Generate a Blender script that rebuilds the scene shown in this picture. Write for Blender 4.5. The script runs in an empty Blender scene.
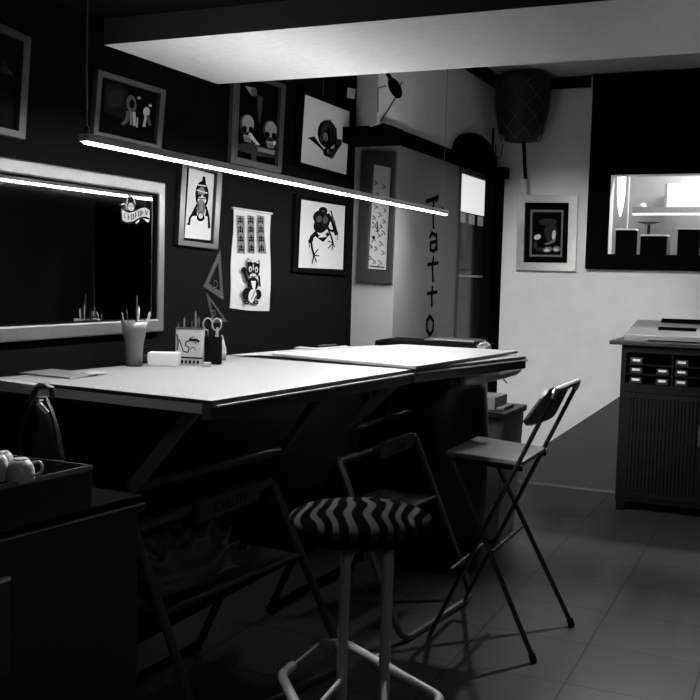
import bpy, bmesh, math, random
from mathutils import Vector as V, Matrix, Quaternion
random.seed(7)
C = bpy.context.scene.collection
PI = math.pi
# ------------------------------------------------------------------ camera geometry
F = 1000.0; HC = 1.40
TH = math.atan(0.451); CT, ST = math.cos(TH), math.sin(TH)
PIT = math.atan(0.075); ROLL = math.atan(0.0256)
fh = V((-ST, CT, 0)); rh = V((CT, ST, 0)); zz = V((0, 0, 1))
fwd = fh*math.cos(PIT) - zz*math.sin(PIT)
u0 = fh*math.sin(PIT) + zz*math.cos(PIT)
cr = rh*math.cos(ROLL) + u0*math.sin(ROLL)
cu = -rh*math.sin(ROLL) + u0*math.cos(ROLL)
CAM = V((0, 0, HC))
def ray(px, py): return fwd + cr*((px-350)/F) + cu*((350-py)/F)
def onx(px, py, X): d = ray(px, py); return CAM + d*(X/d.x)
def ony(px, py, Y): d = ray(px, py); return CAM + d*(Y/d.y)
def onz(px, py, Z): d = ray(px, py); return CAM + d*((Z-HC)/d.z)
D1, D2, YR, YB, ZC = 2.20, 1.958, 4.88, 6.72, 2.74; DO0_ = 5.93

cam_d = bpy.data.cameras.new('camera'); cam = bpy.data.objects.new('camera', cam_d); C.objects.link(cam)
cam_d.sensor_width = 36; cam_d.lens = 36*F/700; cam_d.clip_start = 0.02
m = Matrix((( cr.x, cu.x, -fwd.x, 0), (cr.y, cu.y, -fwd.y, 0), (cr.z, cu.z, -fwd.z, HC), (0, 0, 0, 1)))
cam.matrix_world = m
bpy.context.scene.camera = cam

# ------------------------------------------------------------------ materials
MT = {}
def mat(name, v, rough=.6, metal=0, emit=0, noise=0, scale=20, bump=0, trans=0, spec=None, coat=0):
    if name in MT: return MT[name]
    mm = bpy.data.materials.new(name); mm.use_nodes = True; nt = mm.node_tree
    b = nt.nodes['Principled BSDF']; L = nt.links.new
    b.inputs['Base Color'].default_value = (v, v, v, 1)
    b.inputs['Roughness'].default_value = rough; b.inputs['Metallic'].default_value = metal
    if spec is not None:
        b.inputs['Specular IOR Level'].default_value = spec
        if spec <= .1: b.inputs['IOR'].default_value = 1.03
    if coat: b.inputs['Coat Weight'].default_value = coat
    if trans: b.inputs['Transmission Weight'].default_value = trans
    if emit:
        b.inputs['Emission Color'].default_value = (1, 1, 1, 1); b.inputs['Emission Strength'].default_value = emit
    if noise or bump:
        tc = nt.nodes.new('ShaderNodeTexCoord'); n = nt.nodes.new('ShaderNodeTexNoise')
        n.inputs['Scale'].default_value = scale; n.inputs['Detail'].default_value = 6
        L(tc.outputs['Object'], n.inputs['Vector'])
        if noise:
            r = nt.nodes.new('ShaderNodeMapRange')
            r.inputs['To Min'].default_value = v*(1-noise); r.inputs['To Max'].default_value = min(1, v*(1+noise))
            r.inputs['From Min'].default_value = .25; r.inputs['From Max'].default_value = .75
            c = nt.nodes.new('ShaderNodeCombineColor')
            L(n.outputs['Fac'], r.inputs['Value'])
            for k in range(3): L(r.outputs['Result'], c.inputs[k])
            L(c.outputs['Color'], b.inputs['Base Color'])
        if bump:
            bp = nt.nodes.new('ShaderNodeBump'); bp.inputs['Strength'].default_value = bump; bp.inputs['Distance'].default_value = .004
            L(n.outputs['Fac'], bp.inputs['Height']); L(bp.outputs['Normal'], b.inputs['Normal'])
    MT[name] = mm; return mm

black = mat('black_matte', .003, .8, spec=.1)
blackg = mat('black_gloss', .008, .3)
blackp = mat('black_plastic', .012, .45)
darkwall = mat('charcoal_wall_paint', .0034, .85, noise=.15, scale=3, bump=.1, spec=.05)
whitewall = mat('white_wall_paint', .80, .85, noise=.05, scale=8, bump=.3, spec=.2)
ceilm = mat('ceiling_paint', .6, .9, noise=.05, scale=6, bump=.25, spec=.1)
beamm = mat('textured_beam_plaster', .82, .9, noise=.05, scale=30, bump=.6, spec=.1)
blackceil = mat('black_ceiling_paint', .006, .9, spec=.1)
greydiag = mat('grey_diagonal', .075, .7, noise=.1, scale=6, bump=.2)
greypanel = mat('grey_panel', .15, .6, noise=.12, scale=2)
paper = mat('paper_white', .23, .8, spec=.1)
paper2 = mat('paper_pale', .18, .8, noise=.06, scale=12)
papergrey = mat('paper_grey', .16, .8)
ink = mat('ink_black', .003, .9, spec=.02)
inkgrey = mat('ink_grey', .028, .9, spec=.02)
inkmid = mat('ink_mid', .075, .9, spec=.02)
tabletop_m = mat('white_laminate', .125, .5, noise=.03, scale=4)
board_m = mat('white_board', .21, .5)
edge_m = mat('black_edge', .01, .4)
edgeg_m = mat('grey_edge', .25, .45)
striplight = mat('pale_strip', .35, .35)
steel = mat('brushed_steel', .55, .28, metal=1)
chrome = mat('chrome', .7, .15, metal=1)
silver = mat('silver_frame', .075, .42, metal=.5, noise=.06, scale=14)
greymetal = mat('grey_metal', .20, .4, metal=.6)
stoolmetal = mat('stool_painted_metal', .31, .5, metal=.1)
darkmetal = mat('dark_metal', .05, .4, metal=.5)
legmetal = mat('table_leg_metal', .10, .42, metal=.5)
framewood = mat('dull_silver_frame', .035, .5, metal=.1, noise=.15, scale=20)
blackframe = mat('black_frame', .002, .8, spec=.05)
darkframe = mat('dark_scratched_frame', .006, .4, noise=.6, scale=30, metal=.2)
mirror_m = mat('mirror_glass', .5, .02, metal=1)
frost = mat('frosted_plastic', .12, .35, trans=.55)
darkglass = mat('dark_glass', .02, .15, spec=.15)
wooddark = mat('dark_wood', .007, .6, spec=.15, noise=.4, scale=16)
seatgrey = mat('grey_seat', .17, .42)
backdark = mat('dark_backrest', .09, .3)
ceramic = mat('white_ceramic', .55, .25)
binm = mat('grey_bin', .16, .6, noise=.08, scale=5)
bagm = mat('translucent_bag', .07, .5, noise=.5, scale=8)
led = mat('led_diffuser', 1, .5, emit=690)
ledend = mat('lamp_housing', .6, .5)

def zebra():
    mm = bpy.data.materials.new('zebra_fabric'); mm.use_nodes = True; nt = mm.node_tree; L = nt.links.new
    b = nt.nodes['Principled BSDF']; b.inputs['Roughness'].default_value = .9; b.inputs['IOR'].default_value = 1.01
    tc = nt.nodes.new('ShaderNodeTexCoord'); mp = nt.nodes.new('ShaderNodeMapping')
    mp.inputs['Rotation'].default_value = (0, 0, -TH)
    w = nt.nodes.new('ShaderNodeTexWave'); w.wave_type = 'BANDS'; w.bands_direction = 'X'
    w.inputs['Scale'].default_value = 8; w.inputs['Distortion'].default_value = 6.5
    w.inputs['Detail'].default_value = .3; w.inputs['Detail Scale'].default_value = .9
    r = nt.nodes.new('ShaderNodeValToRGB'); r.color_ramp.elements[0].position = .58; r.color_ramp.elements[1].position = .66
    r.color_ramp.elements[0].color = (.002, .002, .002, 1); r.color_ramp.elements[1].color = (.036, .036, .036, 1)
    L(tc.outputs['Object'], mp.inputs['Vector']); L(mp.outputs['Vector'], w.inputs['Vector'])
    L(w.outputs['Fac'], r.inputs['Fac']); L(r.outputs['Color'], b.inputs['Base Color'])
    return mm
zebra_m = zebra()

def tiles():
    mm = bpy.data.materials.new('dark_floor_tiles'); mm.use_nodes = True; nt = mm.node_tree; L = nt.links.new
    b = nt.nodes['Principled BSDF']; b.inputs['Specular IOR Level'].default_value = .2
    tc = nt.nodes.new('ShaderNodeTexCoord'); mp = nt.nodes.new('ShaderNodeMapping')
    mp.inputs['Location'].default_value = (1.10, -3.41+.42*20, 0)
    br = nt.nodes.new('ShaderNodeTexBrick'); br.offset = 0; br.squash = 1
    br.inputs['Scale'].default_value = 1; br.inputs['Brick Width'].default_value = .415; br.inputs['Row Height'].default_value = .42
    br.inputs['Mortar Size'].default_value = .004; br.inputs['Mortar Smooth'].default_value = .3
    br.inputs['Color1'].default_value = (.060, .060, .060, 1); br.inputs['Color2'].default_value = (.068, .068, .068, 1)
    br.inputs['Mortar'].default_value = (.014, .014, .014, 1)
    n = nt.nodes.new('ShaderNodeTexNoise'); n.inputs['Scale'].default_value = 5; n.inputs['Detail'].default_value = 5
    r = nt.nodes.new('ShaderNodeMapRange'); r.inputs['To Min'].default_value = .32; r.inputs['To Max'].default_value = .5
    L(tc.outputs['Object'], mp.inputs['Vector']); L(mp.outputs['Vector'], br.inputs['Vector'])
    L(tc.outputs['Object'], n.inputs['Vector']); L(n.outputs['Fac'], r.inputs['Value']); L(r.outputs['Result'], b.inputs['Roughness'])
    L(br.outputs['Color'], b.inputs['Base Color'])
    bp = nt.nodes.new('ShaderNodeBump'); bp.inputs['Strength'].default_value = .35; bp.inputs['Distance'].default_value = .002; bp.invert = True
    L(br.outputs['Fac'], bp.inputs['Height']); L(bp.outputs['Normal'], b.inputs['Normal'])
    return mm
tile_m = tiles()

# ------------------------------------------------------------------ mesh builder
class MB:
    def __init__(s): s.v = []; s.f = []; s.m = []
    def add(s, vs, fs, mi=0):
        o = len(s.v); s.v += [V(p) for p in vs]
        for f in fs: s.f.append([i+o for i in f]); s.m.append(mi)
        return s
    def box(s, a, b, mi=0):
        x0, y0, z0 = a; x1, y1, z1 = b
        vs = [(x0,y0,z0),(x1,y0,z0),(x1,y1,z0),(x0,y1,z0),(x0,y0,z1),(x1,y0,z1),(x1,y1,z1),(x0,y1,z1)]
        return s.add(vs, [(0,3,2,1),(4,5,6,7),(0,1,5,4),(1,2,6,5),(2,3,7,6),(3,0,4,7)], mi)
    def prism(s, pts, ext, mi=0):
        n = len(pts); pts = [V(p) for p in pts]; e = V(ext)
        return s.add(pts+[p+e for p in pts], [tuple(range(n))[::-1], tuple(range(n, 2*n))]+[(i, (i+1) % n, (i+1) % n+n, i+n) for i in range(n)], mi)
    def ring(s, out, inn, ext, mi=0):
        n = len(out); e = V(ext); vs = [V(p) for p in out]+[V(p) for p in inn]; vs += [p+e for p in vs]; fs = []
        for i in range(n):
            j = (i+1) % n
            fs += [(i, j, n+j, n+i), (2*n+i, 3*n+i, 3*n+j, 2*n+j), (i, 2*n+i, 2*n+j, j), (n+i, n+j, 3*n+j, 3*n+i)]
        return s.add(vs, fs, mi)
    def flat(s, pts, mi=0): return s.add(pts, [tuple(range(len(pts)))], mi)
    def tube(s, path, r, mi=0, n=10, closed=False, sx=1.0):
        P = [V(p) for p in path]; k = len(P); R = r if isinstance(r, (list, tuple)) else [r]*k
        T = []
        for i in range(k):
            if closed: t = P[(i+1) % k]-P[i-1]
            else: t = P[min(i+1, k-1)]-P[max(i-1, 0)]
            T.append(t.normalized())
        ref = V((0,0,1)) if abs(T[0].z) < .9 else V((1,0,0))
        nn = (ref-T[0]*ref.dot(T[0])).normalized(); vs = []
        for i in range(k):
            if i:
                nn = T[i-1].rotation_difference(T[i]) @ nn
                nn = (nn-T[i]*nn.dot(T[i])).normalized()
            b = T[i].cross(nn)
            for j in range(n):
                a = 2*PI*j/n; vs.append(P[i]+(nn*math.cos(a)*sx+b*math.sin(a))*R[i])
        fs = []
        for i in range(k if closed else k-1):
            i2 = (i+1) % k
            for j in range(n): fs.append((i*n+j, i*n+(j+1) % n, i2*n+(j+1) % n, i2*n+j))
        if not closed: fs += [tuple(range(n))[::-1], tuple(range((k-1)*n, k*n))]
        return s.add(vs, fs, mi)
    def bar(s, a, b, w, h, up=(0,0,1), mi=0):
        a = V(a); b = V(b); t = (b-a).normalized(); u = V(up); x = t.cross(u).normalized(); y = x.cross(t).normalized()
        q = [x*w/2*i+y*h/2*j for i, j in ((-1,-1),(1,-1),(1,1),(-1,1))]
        return s.prism([a+p for p in q], b-a, mi)
    def lathe(s, c, prof, n=28, mi=0, M=None):
        vs = []; c = V(c)
        for r, z in prof:
            for j in range(n):
                p = V((r*math.cos(2*PI*j/n), r*math.sin(2*PI*j/n), z))
                vs.append(c+(M @ p if M else p))
        fs = []
        for i in range(len(prof)-1):
            for j in range(n): fs.append((i*n+j, i*n+(j+1) % n, (i+1)*n+(j+1) % n, (i+1)*n+j))
        fs.append(tuple(range(n))[::-1]); fs.append(tuple(range((len(prof)-1)*n, len(prof)*n)))
        return s.add(vs, fs, mi)
    def ell(s, c, rx, ry, rz, n=16, mi=0, rot=None):
        vs = []; fs = []; c = V(c)
        for i in range(1, n):
            a = PI*i/n
            for j in range(n):
                b = 2*PI*j/n; p = V((rx*math.sin(a)*math.cos(b), ry*math.sin(a)*math.sin(b), rz*math.cos(a)))
                vs.append(c+(rot @ p if rot else p))
        for i in range(n-2):
            for j in range(n): fs.append((i*n+j, (i+1)*n+j, (i+1)*n+(j+1) % n, i*n+(j+1) % n))
        fs.append(tuple(range(n))); fs.append(tuple(range((n-2)*n, (n-1)*n))[::-1])
        return s.add(vs, fs, mi)
    def build(s, name, mats, parent=None, smooth=False, bevel=0, kind=None, sub=0, at=None):
        if not isinstance(mats, (list, tuple)): mats = [mats]
        me = bpy.data.meshes.new(name)
        if parent is not None:
            inv = world(parent).inverted(); vs = [inv @ p for p in s.v]
            org = None
        else:
            if at is None:
                mn = [min(p[i] for p in s.v) for i in range(3)]; mx = [max(p[i] for p in s.v) for i in range(3)]
                org = V(((mn[0]+mx[0])/2, (mn[1]+mx[1])/2, mn[2]))
            else: org = V(at)
            vs = [p-org for p in s.v]
        me.from_pydata(vs, [], s.f)
        for mm in mats: me.materials.append(mm)
        for p, mi in zip(me.polygons, s.m): p.material_index = mi; p.use_smooth = smooth
        bm = bmesh.new(); bm.from_mesh(me); bmesh.ops.recalc_face_normals(bm, faces=bm.faces); bm.to_mesh(me); bm.free()
        o = bpy.data.objects.new(name, me); C.objects.link(o)
        if parent is not None: o.parent = parent
        else: o.location = org
        if bevel:
            b = o.modifiers.new('bevel', 'BEVEL'); b.width = bevel; b.segments = 2; b.limit_method = 'ANGLE'; b.angle_limit = .6
        if sub:
            b = o.modifiers.new('sub', 'SUBSURF'); b.levels = sub; b.render_levels = sub
        if kind: o['kind'] = kind
        return o
def world(o):
    M = Matrix.Translation(o.location) @ o.rotation_euler.to_matrix().to_4x4()
    return world(o.parent) @ M if o.parent else M
def tag(o, label, cat, group=None, kind=None):
    o['label'] = label; o['category'] = cat
    if group: o['group'] = group
    if kind: o['kind'] = kind
    return o
def thing(name, label, cat, loc, group=None):
    o = bpy.data.objects.new(name, None); C.objects.link(o); o.location = V(loc); o.empty_display_size = .1
    return tag(o, label, cat, group)
def st(o): o['kind'] = 'structure'; return o
def plabel(o, l): o['label'] = l; return o
def fillet(pts, r, n=5):
    P = [V(p) for p in pts]; out = [P[0]]
    for i in range(1, len(P)-1):
        a, b, c = P[i-1], P[i], P[i+1]
        d1 = (a-b); d2 = (c-b); rr = min(r, d1.length*.45, d2.length*.45)
        p = b+d1.normalized()*rr; q = b+d2.normalized()*rr
        for k in range(n+1):
            t = k/n; out.append(p*(1-t)**2+b*2*t*(1-t)+q*t*t)
    out.append(P[-1]); return out
def rfil(pts, r, n=5):   # closed loop fillet
    P = [V(p) for p in pts]; out = []
    for i in range(len(P)):
        a, b, c = P[i-1], P[i], P[(i+1) % len(P)]
        d1 = (a-b); d2 = (c-b); rr = min(r, d1.length*.45, d2.length*.45)
        p = b+d1.normalized()*rr; q = b+d2.normalized()*rr
        for k in range(n+1):
            t = k/n; out.append(p*(1-t)**2+b*2*t*(1-t)+q*t*t)
    return out
# ------------------------------------------------------------------ drawing flat marks on a wall plane
class Marks:
    """flat printed shapes lying on a vertical plane (x = X or y = Y), a hair apart in layers"""
    def __init__(s, ax, val, n): s.ax = ax; s.val = val; s.n = n; s.k = 0; s.b = MB()
    def P(s, px, py, off=0):
        o = s.val+s.n*off
        return onx(px, py, o) if s.ax == 'x' else ony(px, py, o)
    def poly(s, pts, mi=0):
        s.k += 1; s.b.flat([s.P(x, y, s.k*.00012) for x, y in pts], mi); return s
    def ell(s, cx, cy, rx, ry, mi=0, rot=0, n=18):
        c, q = math.cos(rot), math.sin(rot)
        return s.poly([(cx+rx*math.cos(a)*c-ry*math.sin(a)*q, cy+rx*math.cos(a)*q+ry*math.sin(a)*c) for a in [2*PI*i/n for i in range(n)]], mi)
    def line(s, pts, w, mi=0):
        s.k += 1
        for i in range(len(pts)-1):
            (x0, y0), (x1, y1) = pts[i], pts[i+1]; L = math.hypot(x1-x0, y1-y0) or 1
            nx, ny = -(y1-y0)/L*w/2, (x1-x0)/L*w/2; ex, ey = (x1-x0)/L*w*.3, (y1-y0)/L*w*.3
            q = [(x0-ex+nx, y0-ey+ny), (x1+ex+nx, y1+ey+ny), (x1+ex-nx, y1+ey-ny), (x0-ex-nx, y0-ey-ny)]
            s.b.flat([s.P(a, b, s.k*.00012+i*.00001) for a, b in q], mi)
        return s
    def build(s, name, mats, parent): return s.b.build(name, mats, parent)
def inset(q, d, d2=None):
    cx = sum(p[0] for p in q)/4; cy = sum(p[1] for p in q)/4; d2 = d if d2 is None else d2
    (a, b, c, e) = q
    def mv(p, sx, sy): return (p[0]+sx*d, p[1]+sy*d2)
    # also follow the slope of the neighbouring sides
    def lerp(p, r, t): return (p[0]+(r[0]-p[0])*t, p[1]+(r[1]-p[1])*t)
    wT = math.hypot(b[0]-a[0], b[1]-a[1]); wB = math.hypot(c[0]-e[0], c[1]-e[1]); hL = math.hypot(e[0]-a[0], e[1]-a[1]); hR = math.hypot(c[0]-b[0], c[1]-b[1])
    def bil(uu, vv): return lerp(lerp(a, b, uu), lerp(e, c, uu), vv)
    uT = d/((wT+wB)/2); vT = d2/((hL+hR)/2)
    return [bil(uT, vT), bil(1-uT, vT), bil(1-uT, 1-vT), bil(uT, 1-vT)]
def picture(name, label, cat, quad, ax, val, n, fw, fmat, matq=None, matm=None, depth=.022, innerm=None, group=None, glass=False):
    """framed picture: quad = outer corners TL TR BR BL; returns thing and Marks on its print"""
    P = lambda p, o: (onx(p[0], p[1], val+n*o) if ax == 'x' else ony(p[0], p[1], val+n*o))
    e = V((n, 0, 0)) if ax == 'x' else V((0, n, 0))
    bot = (P(quad[2], 0)+P(quad[3], 0))/2
    t = thing(name, label, cat, bot, group)
    inn = inset(quad, fw) if not isinstance(fw, list) else fw
    MB().ring([P(p, depth) for p in quad], [P(p, depth) for p in inn], e*-(depth-.002)).build('frame', fmat, t, bevel=.0015)
    MB().prism([P(p, .002) for p in inn], e*.004).build('backing', innerm or black, t)
    off = .0065
    if matq:
        MB().prism([P(p, .0062) for p in matq], e*.001).build('print', matm or paper, t); off = .0075
    return t, Marks(ax, val+n*off, n)
# ================================================================== SETTING
st(MB().box((-2.4, -2.2, -.1), (1.3, 8.3, 0)).build('floor', tile_m, at=(0, 0, 0)))
st(MB().box((-D1-.12, -2.0, 0), (-D1, YR, 2.9)).build('wall_left', darkwall))
# white return wall and the wall beyond it
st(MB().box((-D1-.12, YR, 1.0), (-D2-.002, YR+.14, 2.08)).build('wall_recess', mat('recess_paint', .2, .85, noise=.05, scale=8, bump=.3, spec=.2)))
st(MB().box((-D1-.12, YR, 0), (-D2-.002, YR+.14, .999)).box((-D2-.1, YR+.0, 0), (-D2, DO0_, .999)).build('wall_low_shade', black))  # lower wall coloured black to hold the shade behind and under the tables
upper = MB().prism([(-D2, 4.60, 2.15), (-D1, 4.88, 2.15), (-D1-.1, 4.88, 2.15), (-D1-.1, YB+.15, 2.15), (-D2, YB+.15, 2.15)], (0, 0, .75))
st(upper.build('wall_left_upper', mat('upper_wall_paint', .85, .85, noise=.05, scale=8, bump=.3, spec=.2)))
DO0, DO1 = 5.93, 6.48          # door opening along the far left wall
st(MB().box((-D2-.0015, YR, 1.0), (-D2, YR+.14, 2.08)).box((-D2-.1, YR+.14, 1.0), (-D2, DO0, 2.08)).build('wall_left_far', greypanel))
st(MB().box((-D2-.1, DO1, 0), (-D2, YB, 2.08)).box((-D2-.1, DO0, 2.045), (-D2, DO1, 2.08)).build('wall_left_lintel', black))
# black ledge along the left wall
lg = MB().prism([(-1.925, 4.60, 2.08), (-1.925, 4.8785, 2.08), (-D1+.002, 4.8785, 2.08), (-D1+.002, 4.862, 2.08)], (0, 0, .0695)).box((-D2-.1, 4.879, 2.08), (-1.925, YB-.002, 2.15)).box((-1.924, 6.60, 2.08), (-1.87, YB-.002, 2.15)).box((-D1, 4.70, 2.075), (-1.93, 4.88, 2.155))
st(lg.build('trim_ledge', black))
# back wall with the hatch opening
hx0 = ony(609.5, 215, YB).x; hz1 = ony(640, 174.5, YB).z; hz0 = ony(640, 256, YB).z; hx1 = .35
bw = MB().box((-D2-.1, YB, 0), (hx0, YB+.13, 2.9)).box((hx1, YB, 0), (1.12, YB+.13, 2.9)).box((hx0, YB, 0), (hx1, YB+.13, hz0)).box((hx0, YB, hz1), (hx1, YB+.13, 2.9))
st(bw.build('wall_back', whitewall))
st(MB().box((hx1+.0005, YB, 0), (.999, YB+.13, 2.9)).build('wall_back_right', mat('dark_back_wall', .022, .9, spec=.05, noise=.4, scale=2)))
st(MB().box((1.0, -2.0, 0), (1.12, YB, 2.9)).build('wall_right', mat('dim_wall_right', .03, .9, spec=.05, noise=.5, scale=1.5)))
st(MB().box((-D1-.12, -2.12, 0), (1.12, -2.0, 2.9)).build('wall_rear', mat('dim_wall_rear', .006, .9, spec=.1)))
# ceilings and beam
pa = onx(104, 46, -D1); pb = onx(225, 83, -D1)
BY0, BY1, BZ = pa.y, pb.y-.06, 2.154
print('beam', pa, pb)
st(MB().box((-D1-.1, BY1, ZC), (1.12, YB+.12, ZC+.1)).build('ceiling', ceilm))
st(MB().box((-D1-.1, -2.1, 2.240), (1.0, BY0, 2.34)).build('ceiling_front', blackceil))
st(MB().box((-D1+.002, BY0-.004, BZ+.001), (1.0, BY0-.0005, 2.2395)).build('beam_unlit_face', mat('beam_face_shade', .03, .8)))  # front of the beam darkened in colour, standing for its unlit face
st(MB().box((-D1+.002, BY0, BZ), (1.0, BY1, 2.9)).build('trim_beam', beamm))
# crown trims
c0 = ony(570, 80, YB).z; c1 = ony(570, 88.5, YB).z
st(MB().box((-D2, YB-.03, c1), (ony(592, 84, YB).x, YB-.001, ZC-.002)).build('trim_crown_back', black))
st(MB().box((-D2+.001, 4.64, ZC-.07), (-D2+.05, YB-.03, ZC-.001)).build('trim_crown_left', black))
# arch above the door
arch = []; 
ya0, ya1 = onx(451, 160, -D2).y, 6.60; yc = (ya0+ya1)/2; ra = (ya1-ya0)/2; hz = onx(469, 132.5, -D2).z-2.15
for i in range(25):
    a = PI*i/24; arch.append((-D2+.002, yc+ra*math.cos(a), 2.15+hz*math.sin(a)))
st(MB().prism(arch, (.035, 0, 0)).build('trim_arch', black))
# baseboard (thin pale lip of the skirting) and diagonal dark area of the back wall, put in as a grey panel
st(MB().box((-D2+.07, YB-.012, 0), (.99, YB-.001, .015)).build('baseboard_back', mat('skirting', .14, .5)))
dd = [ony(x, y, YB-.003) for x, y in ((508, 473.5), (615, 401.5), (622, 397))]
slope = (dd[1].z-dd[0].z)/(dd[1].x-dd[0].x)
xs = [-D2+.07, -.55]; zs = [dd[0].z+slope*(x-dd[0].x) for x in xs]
st(MB().prism([(xs[0], YB-.004, .016), (xs[1], YB-.004, .016), (xs[1], YB-.004, zs[1]), (xs[0], YB-.004, max(.02, zs[0]))], (0, .0035, 0)).build('dark_diagonal_panel', greydiag))
# door
d = st(MB().ring([(-D2+.0, DO0-.03, 0), (-D2, DO1+.1, 0), (-D2, DO1+.1, 2.08), (-D2, DO0-.03, 2.078)], [(-D2, DO0, .02), (-D2, DO1, .02), (-D2, DO1, 2.045), (-D2, DO0, 2.045)], (.008, 0, 0)).build('door_1', mat('door_frame_grey', .01, .6)))
MB().box((-D2-.02, DO0, 0), (-D2-.012, DO1, 1.812)).build('glass_pane', darkglass, d)
zt = 1.405; MB().box((-D2-.012, DO0, zt), (-D2-.002, DO1, zt+.014)).box((-D2-.012, DO0+.001, .02), (-D2-.001, DO0+.015, 2.04)).build('glazing_bar', mat('glazing_bar', .35, .4), d)
MB().box((-D2-.02, DO0, 1.815), (-D2-.010, DO1, 2.045)).build('transom_pane', mat('lit_transom', .8, .4, emit=.68), d)
for k in range(3):
    MB().box((-D2-.0118, DO0+.04+k*.19, 1.745), (-D2-.009, DO0+.15+k*.19, 1.805)).build('sticker', mat('dim_sticker', .3, .4, emit=.08), d)
# black jamb pillar at the corner
st(MB().box((-D2+.001, DO1-.02, 0), (-D2+.055, YB-.002, 2.078)).build('trim_jamb', black))

# ---------------------------------------------------------------- tattoo lettering
t = thing('wall_lettering', 'tall black hand-lettered word Tattoo running down the grey panel', 'lettering', onx(431, 345, -D2))
LT = [[[(426.5, 201), (437, 197.5)], [(427, 202), (431, 200), (438, 196.5), (436.5, 201)], [(434, 198), (433.2, 212), (433.6, 228)]],
      [[(436.5, 236), (432, 233), (430, 237)], [(436.5, 234), (437, 250)], [(436.5, 241), (430.5, 243), (430.5, 250), (434, 251), (437, 246)]],
      [[(433.5, 257), (432.5, 268), (433, 281)], [(428, 264.5), (438, 263)]],
      [[(432.5, 287), (431.8, 296), (432, 306)], [(427.5, 293.5), (437, 292)]],
      [[(430, 316), (427, 321), (427, 330), (430, 335), (433.2, 330), (433.4, 321), (430, 316)]],
      [[(429, 347), (426, 352), (426, 361), (429, 366), (432.2, 361), (432.4, 352), (429, 347)]]]
for strokes in LT:
    b = MB()
    for sq in strokes:
        for i in range(len(sq)-1):
            p = onx(*sq[i], -D2+.002); q = onx(*sq[i+1], -D2+.002); t_ = (q-p).normalized()*.006
            b.bar(p-t_, q+t_, .003, .020, up=V((1, 0, 0)).cross(q-p))
    b.build('letter', black, t)

# ================================================================== PENDANT LAMP
LX, LZ = -1.675, 1.719
y0l = onx(83.5, 142, LX).y; y1l = onx(446, 217, LX).y
t = thing('pendant_lamp', 'long slim LED strip pendant hanging over the white tables', 'lamp', (LX, (y0l+y1l)/2, LZ-.01))
MB().box((LX-.016, y0l, LZ), (LX+.016, y1l, LZ+.020)).build('housing', ledend, t, bevel=.002)
MB().box((LX-.005, y0l+.004, LZ-.0045), (LX+.005, y1l-.004, LZ-.0005)).build('diffuser', led, t, bevel=.003)
plabel(MB().box((LX-.009, y0l+.05, LZ+.0190), (LX+.009, y1l-.05, LZ+.0203)).build('added_uplight', mat('uplight_fill', 1, .5, emit=37), t), 'thin added upward light strip')  # unseen upward glow added to brighten the beam and upper wall
MB().tube([(LX, y0l+.014, LZ+.030), (LX-.002, y0l+.013, LZ+.18), (LX+.004, y0l+.008, LZ+.35), (LX, y0l+.010, 2.240)], .0022, n=6).build('cable', mat('cable_grey', .18, .5), t)
MB().lathe((LX, y0l+.014, LZ+.02), [(.006, 0), (.006, .012), (.003, .02)], 10).build('cable_clamp', chrome, t)
MB().lathe((LX, y1l-.05, LZ+.02), [(.006, 0), (.006, .012), (.003, .02)], 10).build('cable_clamp', chrome, t)
MB().tube([(LX, y1l-.05, LZ+.035), (LX, y1l-.05, ZC)], .001, n=6).build('cable', mat('cable_grey2', .02, .5), t)

# ================================================================== MIRROR
t = thing('wall_mirror', 'wide silver-framed mirror on the dark wall above the drawing table', 'mirror', (-D1, 2.5, 1.166))
yR = onx(164.3, 260, -D1+.026).y; yL = 1.35; z1 = 1.722; z0 = 1.172
fo = [(-D1+.002, yL, z0), (-D1+.002, yR, z0), (-D1+.002, yR, z1), (-D1+.002, yL, z1)]
fi = [(-D1+.002, yL+.045, z0+.047), (-D1+.002, yR-.037, z0+.047), (-D1+.002, yR-.037, z1-.045), (-D1+.002, yL+.045, z1-.045)]
MB().ring(fo, fi, (.026, 0, 0)).build('frame', silver, t, bevel=.005)
MB().prism(fi, (.008, 0, 0)).build('mirror_glass', mirror_m, t)
MB().ring([(p[0]+.0085, p[1], p[2]) for p in fi], [(p[0]+.0085, p[1]+(.004 if p[1] < 2 else -.004), p[2]+(.004 if p[2] < 1.4 else -.004)) for p in fi], (.010, 0, 0)).build('inner_lip', black, t)
mk = Marks('x', -D1+.0115, 1)
mk.ell(131, 205.5, 4.2, 5.2, 2).ell(131, 199, 3.2, 3.5, 0).ell(131, 207, 3, 4, 1).line([(129.2, 206), (130.4, 206)], .8, 0).line([(131.8, 206), (133, 206)], .8, 0).line([(130, 209.5), (132.4, 209.5)], .7, 0)
mk.ell(130, 196.8, 1.3, 1.6, 2).line([(127, 203), (128, 196.5), (133, 196.5), (135.5, 204)], 1, 1)
mk.poly([(121.5, 209), (125, 211.5), (129, 213), (134, 212), (140, 208.5), (145, 207.5), (149.5, 210), (149.8, 218.5), (145, 216.5), (140, 217), (134, 221), (128, 222.5), (122.5, 220)], 1)
mk.poly([(143, 218.5), (150, 219.5), (148, 222.5), (145.5, 221)], 1).poly([(135, 221.5), (139.5, 219), (139, 222), (136, 224)], 1)
mk.line([(122, 221.3), (128, 223.8), (134, 222.4), (140, 218.4), (146, 217.8)], 1, 0)
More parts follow.
